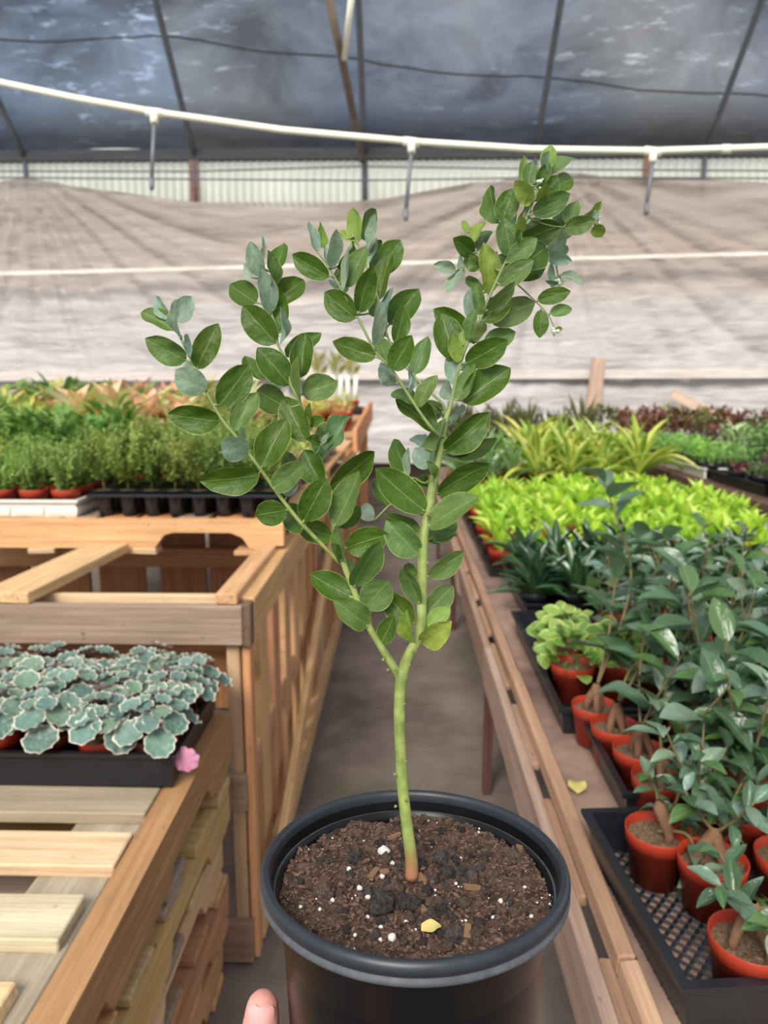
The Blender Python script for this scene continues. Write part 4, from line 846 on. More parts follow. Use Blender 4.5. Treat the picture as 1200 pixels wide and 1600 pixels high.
def ficus(label, loc, h=0.2, leaf=0.05, n=26, stems=3, group=None, root_kind=0, seed=0, lean=(0, 0), paths=None, spread=0.06, cols=None, tone=1.0):
    rnd = random.Random(seed); t = thing('ficus_bonsai', label, 'potted plant', loc, group)
    pot_parts(t, color=(rnd.uniform(.9, 1.12),) * 3 + (1,))
    zs = 0.052
    if root_kind:
        mb = MB(); a0 = rnd.uniform(0, 6)
        for k in range(root_kind):
            a = a0 + k * 6.283 / root_kind + rnd.uniform(-.4, .4); r0 = rnd.uniform(.010, .019)
            mb.tube([(r0 * math.cos(a), r0 * math.sin(a), zs - .008), (r0 * 1.15 * math.cos(a + .2), r0 * 1.15 * math.sin(a + .2), zs + .008), (r0 * .7 * math.cos(a + .1), r0 * .7 * math.sin(a + .1), zs + .024), (0, 0, zs + .040), (0, 0, zs + .048)], [v_ * rnd.uniform(.75, 1.15) for v_ in (.0035, .0058, .0068, .0075, .004)], 10)
        link('root', mb.mesh('root', ROOT), t)
    z1 = zs + (0.040 if root_kind else 0.0)
    if paths is None:
        paths = []
        for k in range(stems):
            a = k * 6.283 / stems + rnd.uniform(-.6, .6); s = spread * rnd.uniform(.5, 1.2); hh = h * rnd.uniform(.7, 1.05)
            paths.append([Vector((0, 0, z1)), Vector((math.cos(a) * s * .5 + lean[0] * .4, math.sin(a) * s * .5 + lean[1] * .4, z1 + (hh - z1) * .45)), Vector((math.cos(a) * s + lean[0], math.sin(a) * s + lean[1], hh))])
    per = max(3, n // len(paths))
    for pth in paths:
        q = [tuple(v) for v in pth]; q = [Vector(v) for v in smooth_pts(q, 5)]
        mb = MB(); m = len(q); mb.tube(q, [.0024 - .0014 * i / (m - 1) for i in range(m)], 6); link('branch', mb.mesh('branch', TWIG), t)
        for i in range(per):
            f = 0.18 + 0.82 * (i + .5) / per; x = f * (m - 1); j = min(int(x), m - 2); B = q[j].lerp(q[j + 1], x - j)
            tg = (q[j + 1] - q[j]).normalized(); a = i * 2.4 + rnd.uniform(-.5, .5)
            side = Vector((math.cos(a), math.sin(a), 0)); side = (side - tg * side.dot(tg)).normalized()
            up = 0.35 + 0.5 * f + rnd.uniform(-.5, .3); D = side + tg * up * .6 + Vector((0, 0, rnd.uniform(-.35, .1)))
            L = leaf * rnd.uniform(.75, 1.15) * (1.0 if f < .85 else .8); nrm = Vector((0, 0, 1)) + tg * .4 + Vector((rnd.uniform(-.3, .3), rnd.uniform(-.5, .1), 0))
            base_c = rnd.choice(cols or [srgb(60, 88, 58), srgb(74, 102, 74), srgb(112, 134, 114), srgb(72, 104, 54), srgb(96, 120, 98)])
            c = vary((base_c[0] * tone, base_c[1] * tone, base_c[2] * tone, 1), .12, rnd)
            add_leaf(t, rnd.choice(FIL), B, D, L, L * rnd.uniform(.42, .5), nrm, c)
    return t

def rosette(name, label, cat, leafs, n, L, W_, col, el=(20, 75), pot=True, potk=None, seed=0, r0=0.006, z0=None, jit=.15, group=None):
    rnd = random.Random(seed); t = thing(name, label, cat, (0, 0, 0), group)
    if pot: pot_parts(t, **(potk or {}))
    z = 0.05 if z0 is None else z0
    for i in range(n):
        a = i * 2.399 + rnd.uniform(-.3, .3); e = R(el[0] + (el[1] - el[0]) * (i + .5) / n + rnd.uniform(-8, 8)); l = L * rnd.uniform(1 - jit * 1.6, 1 + jit)
        D = Vector((math.cos(a) * math.cos(e), math.sin(a) * math.cos(e), math.sin(e)))
        nrm = Vector((-math.cos(a) * math.sin(e), -math.sin(a) * math.sin(e), math.cos(e)))
        add_leaf(t, rnd.choice(leafs), (math.cos(a) * r0, math.sin(a) * r0, z + .01 * i / n), D, l, W_ * rnd.uniform(.85, 1.15), nrm, vary(rnd.choice(col), .1, rnd))
    return t

def tiny_leaf(mb, B, D, nrm, L, W_):
    M4 = frame4(Vector(B), Vector(B) + Vector(D).normalized() * L, Vector(nrm), W_); b = len(mb.v)
    for p in ((0, 0, 0), (.5, .45, .05), (0, 1, 0), (-.5, .45, .05)): mb.v.append(M4 @ Vector(p))
    mb.f.append((b, b + 1, b + 2, b + 3)); mb.uv.append(None)
def fern_mb(seed, h=0.16, nf=11, pairs=15, ll=0.016, spread=.055):
    rnd = random.Random(seed); mb = MB()
    for k in range(nf):
        a = rnd.uniform(0, 6.283); s = spread * rnd.uniform(.2, 1.1); hh = h * rnd.uniform(.7, 1.08); pr = None
        for i in range(pairs + 1):
            f = i / pairs; rr = s * f ** 1.6; p = Vector((math.cos(a) * rr, math.sin(a) * rr, hh * (f - .12 * f * f)))
            if pr is not None and f > .14:
                tg = (p - pr).normalized(); sd = tg.cross(Vector((-math.sin(a) + .3, math.cos(a), .2))).normalized(); l = ll * (1.25 - .7 * f)
                for sg in (1, -1, 1, -1):
                    d = sd * sg + tg * rnd.uniform(.2, .9) + Vector((rnd.uniform(-.6, .6), rnd.uniform(-.6, .6), rnd.uniform(-.3, .5)))
                    tiny_leaf(mb, p, d, Vector((rnd.uniform(-1, 1), rnd.uniform(-1, 1), 1)), l * rnd.uniform(.7, 1.2), l * .42)
            elif pr is not None: mb.tube([pr, p], .0007, 3, False)
            pr = p
    return mb
def bush_mb(seed, h=0.12, r=0.06, n=90, L=0.025, W_=0.012, up=.5):
    rnd = random.Random(seed); mb = MB()
    for i in range(n):
        a = rnd.uniform(0, 6.283); f = rnd.random() ** .6; z = h * rnd.uniform(.25, 1); rr = r * f * math.sqrt(max(.1, 1 - (z / h - .45) ** 2))
        B = (math.cos(a) * rr * .8, math.sin(a) * rr * .8, z * .85)
        D = Vector((math.cos(a), math.sin(a), up + rnd.uniform(-.5, .6))); l = L * rnd.uniform(.6, 1.25)
        M4 = frame4(Vector(B), Vector(B) + D.normalized() * l, Vector((rnd.uniform(-.4, .4), rnd.uniform(-.4, .4), 1)), W_ * rnd.uniform(.8, 1.2)); b = len(mb.v)
        for p in ((0, 0, 0), (.42, .3, .03), (.36, .7, .03), (0, 1, -.03), (-.36, .7, .03), (-.42, .3, .03)): mb.v.append(M4 @ Vector(p))
        mb.f.append((b, b + 1, b + 2, b + 3)); mb.uv.append(None); mb.f.append((b, b + 3, b + 4, b + 5)); mb.uv.append(None)
    for k in range(4):
        a = k * 1.6; mb.tube([(0, 0, 0), (math.cos(a) * r * .5, math.sin(a) * r * .5, h * .7)], .0012, 4)
    return mb
def foliagemat(name):
    m, nt, o = nodemat(name); p = N(nt, 'ShaderNodeBsdfPrincipled', Roughness=0.55); oi = N(nt, 'ShaderNodeObjectInfo'); g = N(nt, 'ShaderNodeNewGeometry')
    t = N(nt, 'ShaderNodeTexCoord'); n = N(nt, 'ShaderNodeTexNoise', Scale=45.0, Detail=3.0); nt.links.new(t.outputs['Object'], n.inputs[0])
    c = mixc(nt, step(nt, n.outputs['Fac'], .35, .65), mixc(nt, 1.0, oi.outputs['Color'], (.66, .68, .6, 1), 'MULTIPLY'), oi.outputs['Color'])
    c = mixc(nt, math_(nt, 'MULTIPLY', g.outputs['Random Per Island'], .35), c, mixc(nt, 1.0, oi.outputs['Color'], (1.6, 1.35, 1.0, 1), 'MULTIPLY'))
    nt.links.new(c, p.inputs['Base Color']); tr = N(nt, 'ShaderNodeBsdfTranslucent'); nt.links.new(c, tr.inputs['Color']); mx = N(nt, 'ShaderNodeMixShader'); mx.inputs[0].default_value = .35
    nt.links.new(p.outputs[0], mx.inputs[1]); nt.links.new(tr.outputs[0], mx.inputs[2]); nt.links.new(mx.outputs[0], o.inputs[0]); return m
FOL = foliagemat('foliage')
FERNS = [fern_mb(s, .17, 15, 15, .023, .085).mesh('foliage', FOL) for s in range(4)]
TALLF = [fern_mb(s + 20, .22, 12, 16, .02, .08).mesh('foliage', FOL) for s in range(3)]
BUSH = [bush_mb(s).mesh('foliage', FOL) for s in range(3)]
BIGB = [bush_mb(s + 5, .2, .09, 120, .045, .02).mesh('foliage', FOL) for s in range(3)]
GRASSY = [bush_mb(s + 9, .22, .05, 110, .09, .007, 2.2).mesh('foliage', FOL) for s in range(3)]
LOWB = [bush_mb(s + 15, .07, .055, 80, .02, .013, .4).mesh('foliage', FOL) for s in range(3)]

def small(name, label, cat, loc, mesh_list, color, group, pot=True, zf=0.045, sc=1.0, potk=None):
    t = thing(name, label, cat, loc, group, rp_.uniform(0, 6.28), sc)
    if pot: pot_parts(t, **(potk or {}))
    f = link('foliage', rp_.choice(mesh_list), t, Matrix.Translation((0, 0, zf)) @ Matrix.Rotation(rp_.uniform(-.2, .2), 4, 'X') @ Matrix.Scale(rp_.uniform(.85, 1.18), 4), vary(tuple(min(.9, 1.2 * q) for q in color[:3]), .14, rp_)); tag(f, kind='stuff'); return t
ORD = 'first second third fourth fifth sixth seventh eighth ninth tenth'.split()
def ranked(desc, block, spots, nx, flip=False):
    """label for each spot of a grid laid out row by row from the front"""
    return ['%s, %s from the aisle, %s row %s' % (desc, ORD[(nx - 1 - i % nx) if flip else i % nx], ORD[i // nx], block) for i in range(len(spots))]
def populate(protos, spots, sc=(0.9, 1.1), labels=None):
    for p in protos: remember(p)
    for i, s in enumerate(spots):
        o = protos[i] if i < len(protos) else copy_tree(protos[i % len(protos)])
        o.location = s; o.rotation_euler = (0, 0, rp_.uniform(0, 6.28)); k = rp_.uniform(*sc); o.scale = (k, k, k)
        if labels: o['label'] = labels[i]

# ---- left stack: tray of scalloped blue-green plants
TZ = 0.5765
tray('deep black tray under the scalloped blue-green plants', -0.885, -0.345, 1.045, 1.325, TZ, 0.06)
bp = []
for k in range(4):
    rnd = random.Random(60 + k); t = thing('scalloped_begonia', 'blue-green plant with round cream-edged scalloped leaves in the tray on the pallets', 'potted plant', (0, 0, 0), 'scalloped plants in the black tray on the pallet stack')
    pot_parts(t, 0.082, 0.07, (.75, .7, .7, 1) if k % 2 else (.3, .6, .5, 1))
    for i in range(22):
        a = i * 2.399; f = (i + .6) / 22; r = .058 * math.sqrt(f); tl = R(8 + 42 * f + rnd.uniform(-12, 12)); s = (.024 + .030 * f) * rnd.uniform(.85, 1.15)
        D = Vector((math.cos(a) * math.cos(tl), math.sin(a) * math.cos(tl), -math.sin(tl) * .8)); C = Vector((math.cos(a) * r, math.sin(a) * r, .128 - .048 * f * f + rnd.uniform(-.010, .012)))
        add_leaf(t, BEL[i % 4], C - D.normalized() * s * .5, D, s, s, Vector((math.cos(a) * .5 * f, math.sin(a) * .5 * f, 1)), vary(rnd.choice([srgb(92, 120, 110), srgb(104, 132, 120), srgb(80, 108, 98), srgb(104, 128, 108)]), .08, rnd))
    bp.append(t)
spots = [(-0.39 - i * .088 + rp_.uniform(-.006, .006), 1.094 + j * .088 + rp_.uniform(-.006, .006), TZ + .0035) for j in range(3) for i in range(6)]
populate(bp, spots, (.95, 1.06), ['scalloped blue-green plant, %s from the aisle in the %s row of the pallet tray' % (ORD[i % 6], ['front', 'middle', 'back'][i // 6]) for i in range(18)])
inv_ = Matrix.Rotation(-bp[0].rotation_euler.z, 3, 'Z'); lf_ = add_leaf(bp[0], BEL[1], inv_ @ Vector((.052, -.030, .060)), inv_ @ Vector((.25, -.1, -1)), .044, .044, inv_ @ Vector((-.1, .9, .3)), srgb(190, 120, 150)); lf_['label'] = 'pink underside of a drooping leaf'

# ---- raised table: plug tray with ferns, white tray, mixed plants behind
pt = thing('plug_tray', 'black plug tray with deep open cells holding frilly ferns', 'tray', (-0.555, 1.985, DZ + .001))
mb = MB(); X_, Y_ = .25, .14; mb.box((-X_, -Y_, .062), (X_, Y_, .066))
for (a, b) in (((-X_, -Y_, .054), (X_, -Y_ + .003, .066)), ((-X_, Y_ - .003, .054), (X_, Y_, .066)), ((-X_, -Y_, .054), (-X_ + .003, Y_, .066)), ((X_ - .003, -Y_, .054), (X_, Y_, .066))): mb.box(a, b)
link('tray_top', mb.mesh('tray_top', PLASTIC, False), pt)
mb = MB(); mb.lathe([(.0001, 0), (.0145, 0), (.016, .003), (.0245, .062)], 12); cellm = mb.mesh('cell', PLASTIC)
for i in range(8):
    for j in range(4): link('cell', cellm, pt, Matrix.Translation((-X_ + .033 + i * .062, -Y_ + .035 + j * .07, 0)))
soilm = MB(); soilm.lathe([(.0001, .003), (.012, .003), (.022, .001)], 10); sm_ = soilm.mesh('soil', SOIL)
for i in range(8):
    for j in range(4):
        t = thing('fern_plug', 'frilly green fern seedling, %s from the aisle, %s row of the plug tray' % (ORD[7 - i], ORD[j]), 'fern', (-0.555 - X_ + .033 + i * .062, 1.985 - Y_ + .035 + j * .07, DZ + .0672), 'frilly ferns in the plug tray', rp_.uniform(0, 6))
        link('soil', sm_, t); f = link('foliage', FERNS[(i + j) % 4], t, Matrix.Translation((0, 0, .003)) @ Matrix.Rotation(rp_.uniform(-.25, .25), 4, 'X') @ Matrix.Scale(rp_.uniform(.75, 1.15), 4), vary(rp_.choice([srgb(134, 158, 76), srgb(116, 142, 68), srgb(150, 168, 86)]), .1, rp_)); tag(f, kind='stuff')
wt = tray('white ribbed plastic tray of red pots at the front edge of the raised table', -1.36, -0.83, 1.845, 2.125, DZ + .001, .045, WHITEPL)
bx = MB(); rr_ = [[Vector((sx * k_, sy * k2, z_)) for sx, sy in ((-1, -1), (1, -1), (1, 1), (-1, 1))] for k_, k2, z_ in ((.035, .038, 0.0), (.0395, .0425, .012), (.0405, .0435, .026))]
bx.quadgrid(rr_, closed=True); bx.f.append((0, 3, 2, 1)); bx.uv.append(None); bxm = bx.mesh('cell_block', WHITEPL, False)
for i in range(6):
    for j in range(3): link('cell_block', bxm, wt, Matrix.Translation((-.2205 + i * .0882, -.0915 + j * .0915, 0)))
for i in range(6):
    for j in range(3):
        small('potted_fern', 'bright red-potted fern, %s from the aisle, %s row of the white tray' % (ORD[i], ORD[j]), 'fern', (-0.88 - i * .086, 1.895 + j * .086, DZ + .005), FERNS, rp_.choice([srgb(138, 164, 82), srgb(120, 152, 76)]), 'ferns in the white tray', sc=1.0, zf=.03)
trays_l = [(-0.86, -0.32, 2.16, 2.44), (-1.42, -0.88, 2.16, 2.44), (-0.86, -0.32, 2.47, 2.75), (-1.42, -0.88, 2.47, 2.75), (-0.86, -0.32, 2.80, 3.08), (-1.42, -0.88, 2.80, 3.08), (-1.94, -1.44, 2.47, 2.75), (-1.94, -1.44, 2.80, 3.08), (-0.86, -0.32, 3.12, 3.40), (-1.42, -0.88, 3.12, 3.40), (-0.86, -0.32, 3.45, 3.73), (-1.42, -0.88, 3.45, 3.73), (-1.94, -1.44, 3.12, 3.4), (-1.94, -1.44, 3.45, 3.73)]
for qi, q in enumerate(trays_l): tray('black nursery tray in the %s tray row, %s column out from the aisle, raised table' % (ORD[1 + int((q[2] - 2.1) / .31)], ORD[0 if q[0] > -1 else 1 if q[0] > -1.5 else 2]), *q, DZ + .001, .045, None, False, 'black trays on the raised table')
def grid(x0, x1, nx, y0, y1, ny, z, j=.012): return [(x0 + (x1 - x0) * (i + .5) / nx + rp_.uniform(-j, j), y0 + (y1 - y0) * (k + .5) / ny + rp_.uniform(-j, j), z) for k in range(ny) for i in range(nx)]
TZ2 = DZ + .005
G_ = grid(-0.86, -0.34, 5, 2.17, 2.43, 3, TZ2)
for s, lb in zip(G_, ranked('tall loose fern', 'behind the plug tray', G_, 5, True)): small('potted_fern', lb, 'fern', s, TALLF, srgb(116, 156, 78), 'second-row ferns on the raised table', sc=rp_.uniform(.78, .95))
G_ = grid(-1.42, -0.88, 5, 2.17, 2.43, 3, TZ2)
for s, lb in zip(G_, ranked('bushy mid-green leafy plant', 'behind the white tray', G_, 5, True)): small('leafy_plant', lb, 'potted plant', s, BIGB, rp_.choice([srgb(108, 146, 66), srgb(128, 160, 80), srgb(96, 138, 66)]), 'leafy plants in the second row of the raised table', sc=rp_.uniform(.95, 1.1))
G_ = grid(-1.90, -1.45, 4, 2.5, 2.74, 2, TZ2)
for s, lb in zip(G_, ranked('dark leafy plant', 'at the raised table outer end', G_, 4, True)): small('leafy_plant', lb, 'potted plant', s, BIGB, srgb(88, 128, 62), 'leafy plants at the outer end of the raised table', sc=1.2)
pk = [rosette('pink_leaved_plant', 'plant with pink and cream pointed leaves rising above the ferns', 'potted plant', PIL, 13, .15, .05, [srgb(246, 190, 166), srgb(240, 214, 176), srgb(236, 160, 140), srgb(216, 214, 150)], (15, 72), seed=70 + k, z0=.16, group='pink-leaved plants on the raised table') for k in range(3)]
G_ = grid(-1.2, -0.72, 4, 2.52, 2.74, 2, TZ2, .02); populate(pk, G_, (.95, 1.15), ranked('pink and cream pointed-leaved plant', 'above the ferns', G_, 4, True))
G_ = grid(-0.70, -0.33, 4, 2.49, 2.74, 2, TZ2)
for s, lb in zip(G_, ranked('low red or lime plant', 'right of the pink-leaved plants', G_, 4, True)): small('nerve_plant', lb, 'potted plant', s, LOWB, rp_.choice([srgb(198, 96, 100), srgb(150, 180, 80), srgb(206, 150, 140)]), 'low red and lime plants on the raised table', sc=1.15)
G_ = grid(-1.42, -1.2, 2, 2.5, 2.74, 2, TZ2)
for s, lb in zip(G_, ranked('yellow-green leafy plant', 'left of the pink-leaved ones', G_, 2, True)): small('leafy_plant', lb, 'potted plant', s, BIGB, srgb(160, 176, 84), 'yellow-green plants left of the pink-leaved ones', sc=1.2)
BK = -1
def BK_rank(b): return (b % 24) // 8 * 4 + 3 - b % 4
def ORD3(k): return (ORD + ['eleventh', 'twelfth'])[k]
for q in ((-0.86, -0.34, 2.82, 3.06), (-1.42, -0.9, 2.82, 3.06), (-1.9, -1.46, 2.82, 3.06), (-0.86, -0.34, 3.14, 3.38), (-1.42, -0.9, 3.14, 3.38), (-1.9, -1.46, 3.14, 3.38), (-0.86, -0.34, 3.47, 3.71), (-1.42, -0.9, 3.47, 3.71), (-1.9, -1.46, 3.47, 3.71)):
    for s in grid(q[0], q[1], 4, q[2], q[3], 2, TZ2, .02):
        low = s[0] > -0.66
        c = rp_.choice([srgb(150, 172, 92), srgb(112, 146, 70), srgb(176, 180, 110), srgb(196, 150, 130)])
        BK = BK + 1; small('leafy_plant', 'mixed yellowish-green plant, %s from the aisle, %s of the rear rows, raised table' % (ORD3(BK_rank(BK)), ORD[BK // 24 * 2 + (BK % 8) // 4]), 'potted plant', s, LOWB if low else BIGB, c, 'mixed plants in the back rows of the raised table', sc=rp_.uniform(1.1, 1.3) if low else rp_.uniform(1.15, 1.4))
# far bench: pale trunks in red pots and grey succulents
def farpot(x, y, z, label, col, stem, h=.16, bush=GRASSY):
    t = thing('pale_stemmed_plant', label, 'potted plant', (x, y, z)); pot_parts(t, .12, .10, (1.25, .9, .8, 1))
    if stem:
        mb = MB()
        for k in range(2): mb.tube([((k - .5) * .05, 0, .08), ((k - .5) * .07, 0, h + .06)], [.022, .016], 8)
        link('stem', mb.mesh('stem', plain('pale_stem', srgb(236, 234, 218), .7, .15, 20)), t)
    f = link('foliage', rp_.choice(bush), t, Matrix.Translation((0, 0, h)), vary(col, .1, rp_)); tag(f, kind='stuff')
tray('far black tray holding three red pots of white-stemmed plants', -.92, -.31, 5.85, 6.15, .965, .05)
for k, (x, lab) in enumerate(((-.40, 'white-stemmed plant in a red pot nearest the aisle on the far bench'), (-.52, 'middle white-stemmed plant in a red pot on the far bench'), (-.66, 'white-stemmed plant in a red pot farthest from the aisle on the far bench'))): farpot(x, 6.0, .97, lab, srgb(176, 176, 96), True, .24)
for k, (x, lab) in enumerate(((-.80, 'grey-blue spiky plant beside the white-stemmed pots'), (-.95, 'second grey-blue spiky plant out from the white-stemmed pots'))): farpot(x, 5.6, .945, lab, srgb(132, 158, 150), False, .10)
for i in range(4):
    for j in range(3): small('low_succulent', 'pale low plant, %s from the aisle, %s row at the far bench near end' % (ORD[i], ORD[j]), 'potted plant', (-.40 - i * .16, 4.85 + j * .2, .893 + .015 * j), LOWB, rp_.choice([srgb(186, 184, 110), srgb(206, 170, 120), srgb(150, 170, 100)]), 'low plants on the far bench', sc=1.7, potk=dict(color=(1.25, .9, .8, 1)))

# ---- right bench
tray('black lattice-bottomed tray with empty space at the near end of the plank bench', .237, .777, .592, .872, BZ + .001, .055, None, True, None, R(4.5))
RT = BZ + .0055
def pot_spot(px, py, z=RT): p = onz(px, py, z + .064); return (p.x, p.y, z)
ficus('small ficus with a drooping shoot in a red pot at the lattice tray corner', pot_spot(1028, 1294), .15, .034, 27, 2, seed=1, root_kind=1, paths=[[Vector((.005, 0, .06)), Vector((.022, .005, .10)), Vector((.030, .0, .15))], [Vector((.0, 0, .06)), Vector((.028, -.022, .068)), Vector((.034, -.040, .02)), Vector((.030, -.046, -.010))], [Vector((.005, 0, .06)), Vector((.0, .01, .1)), Vector((-.012, .01, .13))]])
ficus('ficus with a thick bent trunk in a red pot, second in the lattice tray', pot_spot(1114, 1338), .17, .038, 36, 4, seed=2, root_kind=2, spread=.05)
ficus('ficus with a swollen brown trunk in the nearest red pot', pot_spot(1172, 1462), .13, .032, 32, 4, seed=3, root_kind=3, spread=.05)
ficus('small ficus in a red pot behind the drooping one', pot_spot(1090, 1283), .19, .040, 32, 4, seed=4, root_kind=2, spread=.05)
ficus('bushy ficus in a red pot at the back edge of the lattice tray', pot_spot(1160, 1262), .24, .046, 40, 5, seed=5, root_kind=2, spread=.07)
ficus('glossy ficus in a red pot at the right end of the lattice tray', pot_spot(1235, 1335), .22, .042, 40, 5, seed=6, root_kind=2, spread=.07)
ficus('ficus in a red pot near the right back corner of the lattice tray', (.62, .80, RT), .20, .040, 30, 4, seed=7, root_kind=2, spread=.07)
ficus('ficus in a red pot at the far right end of the lattice tray', (.71, .72, RT), .18, .038, 28, 4, seed=8, root_kind=2, spread=.06)
tray('black tray of red-potted ginseng ficus in a line along its edge', .292, .832, .895, 1.136, BZ + .001, .048)
r2 = [(930, 1100), (962, 1131), (999, 1168), (1032, 1212)]
r2l = ['tall ficus in the farthest red pot of the edge row', 'ficus with forked pale roots in the second red pot of the edge row', 'ficus with arched roots in the third red pot of the edge row', 'ficus in the nearest red pot of the edge row']
hs = [.40, .33, .30, .22]
for k, ((a, b), lab) in enumerate(zip(r2, r2l)):
    p = pot_spot(a, b); L0 = Vector(p)
    if k == 0:
        zc = (L0 - CLOC).dot(FWD); P = lambda x, y, d=0: at(x, y, zc + d) - L0
        paths = [[Vector((0, 0, .09)), P(975, 960), P(985, 880, .02), P(960, 800, .03), P(944, 752, .03)], [Vector((0, 0, .09)), P(950, 1000), P(965, 900, .05), P(1000, 850, .06)]]
        ficus(lab, p, paths=paths, leaf=.082, n=26, seed=10, root_kind=3, tone=1.05)
    elif k == 1:
        zc = (L0 - CLOC).dot(FWD); P = lambda x, y, d=0: at(x, y, zc + d) - L0
        paths = [[Vector((0, 0, .09)), P(1010, 1020), P(1050, 900, .02), P(1035, 830, .03)], [Vector((0, 0, .09)), P(990, 1040), P(1060, 1010, -.03), P(1085, 960, -.05)]]
        ficus(lab, p, paths=paths, leaf=.088, n=24, seed=11, root_kind=4, tone=1.1)
    else: ficus(lab, p, hs[k], .066, 24, 3, seed=10 + k, root_kind=4, spread=.09, lean=(.05, 0))
grp = 'ficus behind the edge row'
for i, X in enumerate((.455, .535, .615)):
    for j, Y in enumerate((.885, .955, 1.025, 1.085)):
        ficus('large-leaved ficus, %s column beyond the edge row, %s from the front of its tray' % (ORD[i], ORD[j]), (X, Y, RT), rp_.uniform(.24, .36), .070, 22, 3, grp, 3 if i == 0 else 0, 100 + i * 4 + j, spread=.09, tone=1.05)
tray('black tray of red pots with the pale variegated plants at its corner', .262, .542, 1.150, 1.690, BZ + .001, .048)
tray('black tray of dense dark ficus beside the variegated plants', .560, 1.100, 1.150, 1.430, BZ + .001, .048)
tray('black tray of dense dark ficus further along the plank bench', .560, 1.100, 1.450, 1.690, BZ + .001, .048)
grp = 'dense dark ficus along the middle of the plank bench'
for i in range(5):
    for j in range(4):
        ficus('dense dark ficus in mid-bench, %s from the aisle, %s row from the front' % (ORD[i], ORD[j]), (.61 + i * .1 + rp_.uniform(-.01, .01), 1.20 + j * .135 + rp_.uniform(-.01, .01), RT), rp_.uniform(.24, .33), .052, 22, 3, grp, 0, 200 + i * 5 + j, spread=.10)
for j in range(3): ficus('ficus just behind the pale variegated plants, %s from the front' % ORD[j], (.47, 1.34 + j * .12, RT), .27, .05, 20, 3, 'ficus behind the variegated plants', 0, 300 + j, spread=.08)
def mint(label, loc, seed, n=44):
    rnd = random.Random(seed); t = thing('variegated_plant', label, 'potted plant', loc); pot_parts(t, .082, .07)
    for i in range(n):
        a = i * 2.399; f = (i + .5) / n; r = .055 * math.sqrt(1 - f) + .004; z = .07 + .06 * f + rnd.uniform(-.01, .01); l = rnd.uniform(.026, .036)
        D = Vector((math.cos(a), math.sin(a), rnd.uniform(-.1, 1.0))); add_leaf(t, rnd.choice(MIL), (math.cos(a) * r * .8, math.sin(a) * r * .8, z), D, l, l * .8, Vector((rnd.uniform(-.6, .3), -.6 + rnd.uniform(-.4, .4), .8)), vary(rnd.choice([srgb(112, 148, 62), srgb(100, 136, 60), srgb(134, 162, 78)]), .1, rnd))
p = onz(896, 1035, RT + .07); mint('pale lime variegated plant in a red pot at the tray corner', (p.x, p.y, RT), 1, 52)
mint('pale variegated plant behind the corner one', (p.x + .005, p.y + .095, RT), 2, 46); mint('pale variegated plant tucked beside the corner one under ficus leaves', (p.x + .09, p.y + .01, RT), 3, 40)
ficus('ficus in the red pot next to the corner variegated plant', (p.x + .09, p.y + .1, RT), .24, .052, 22, 3, None, 0, 320, spread=.07)
for q, lab in (((.300, .840, 1.735, 2.015), 'grey-rimmed tray of dark strap-leaved plants, nearer one'), ((.300, .840, 2.025, 2.155), 'narrow tray of dark strap-leaved plants, farther one')): tray(lab, *q, BZ + .001, .05)
dk = [rosette('strap_leaved_plant', 'dark glossy strap-leaved plant in the block before the lime plants', 'potted plant', STL, 20, .115, .026, [srgb(50, 80, 48), srgb(64, 96, 58), srgb(42, 70, 46)], (2, 76), seed=400 + k, group='dark strap-leaved plants', potk=dict(mat=PLASTIC)) for k in range(4)]
G_ = grid(.30, .98, 7, 1.735, 2.13, 4, RT, .015); populate(dk, G_, (.88, 1.1), ranked('dark glossy strap-leaved plant', 'before the lime block', G_, 7, False))
lm_ = [rosette('lime_plant', 'bright lime-green upright plant in the lime block on the plank bench', 'potted plant', LIL, 12, .085, .028, [srgb(186, 218, 76), srgb(168, 206, 70), srgb(204, 226, 104)], (30, 82), seed=500 + k, group='lime-green plants', z0=.052) for k in range(5)]
for qi, q in enumerate(((.262, .802, 2.17, 2.33), (.262, .802, 2.35, 2.63), (.262, .802, 2.65, 2.93), (.262, .802, 2.95, 3.23), (.262, .802, 3.25, 3.53))): tray('black tray under the lime block, %s behind the strap-leaved plants' % ORD[qi], *q, BZ + .001, .03, None, False, 'trays under the lime plants')
G_ = grid(.27, 1.27, 10, 2.18, 3.5, 10, RT, .012); populate(lm_, G_, (1.0, 1.3), ranked('lime-green upright plant', 'of the lime block', G_, 10, False))
gg = [rosette('grey_green_plant', 'pale grey-green arching plant between the lime block and the shrub', 'potted plant', SPL, 14, .20, .026, [srgb(150, 176, 136), srgb(130, 160, 120)], (20, 78), seed=600 + k, group='grey-green arching plants', z0=.1) for k in range(2)]
G_ = grid(.26, .62, 3, 3.62, 4.3, 4, BZ + .001, .02); populate(gg, G_, (1.0, 1.2), ranked('pale grey-green arching plant', 'behind the lime block', G_, 3, False))
ll = [rosette('striped_dracaena', 'yellow-striped arching dracaena behind the lime block', 'potted plant', SPL, 22, .27, .032, [srgb(206, 206, 96), srgb(186, 196, 90), srgb(214, 212, 120)], (-8, 78), seed=640 + k, group='yellow-striped dracaenas', z0=.1) for k in range(4)]
G_ = grid(.62, 1.26, 4, 3.62, 4.4, 4, BZ + .001, .02); populate(ll, G_, (.95, 1.2), ranked('yellow-striped arching dracaena', 'behind the lime block', G_, 4, False))
G_ = grid(.3, 1.24, 6, 4.6, 5.15, 2, BZ + .001)
for s, lb in zip(G_, ranked('dark grassy plant', 'at the plank bench far end', G_, 6, False)): small('grassy_plant', lb, 'potted plant', s, GRASSY, srgb(104, 106, 66), 'dark grassy plants at the far end of the plank bench', sc=1.45, potk=dict(mat=PLASTIC))
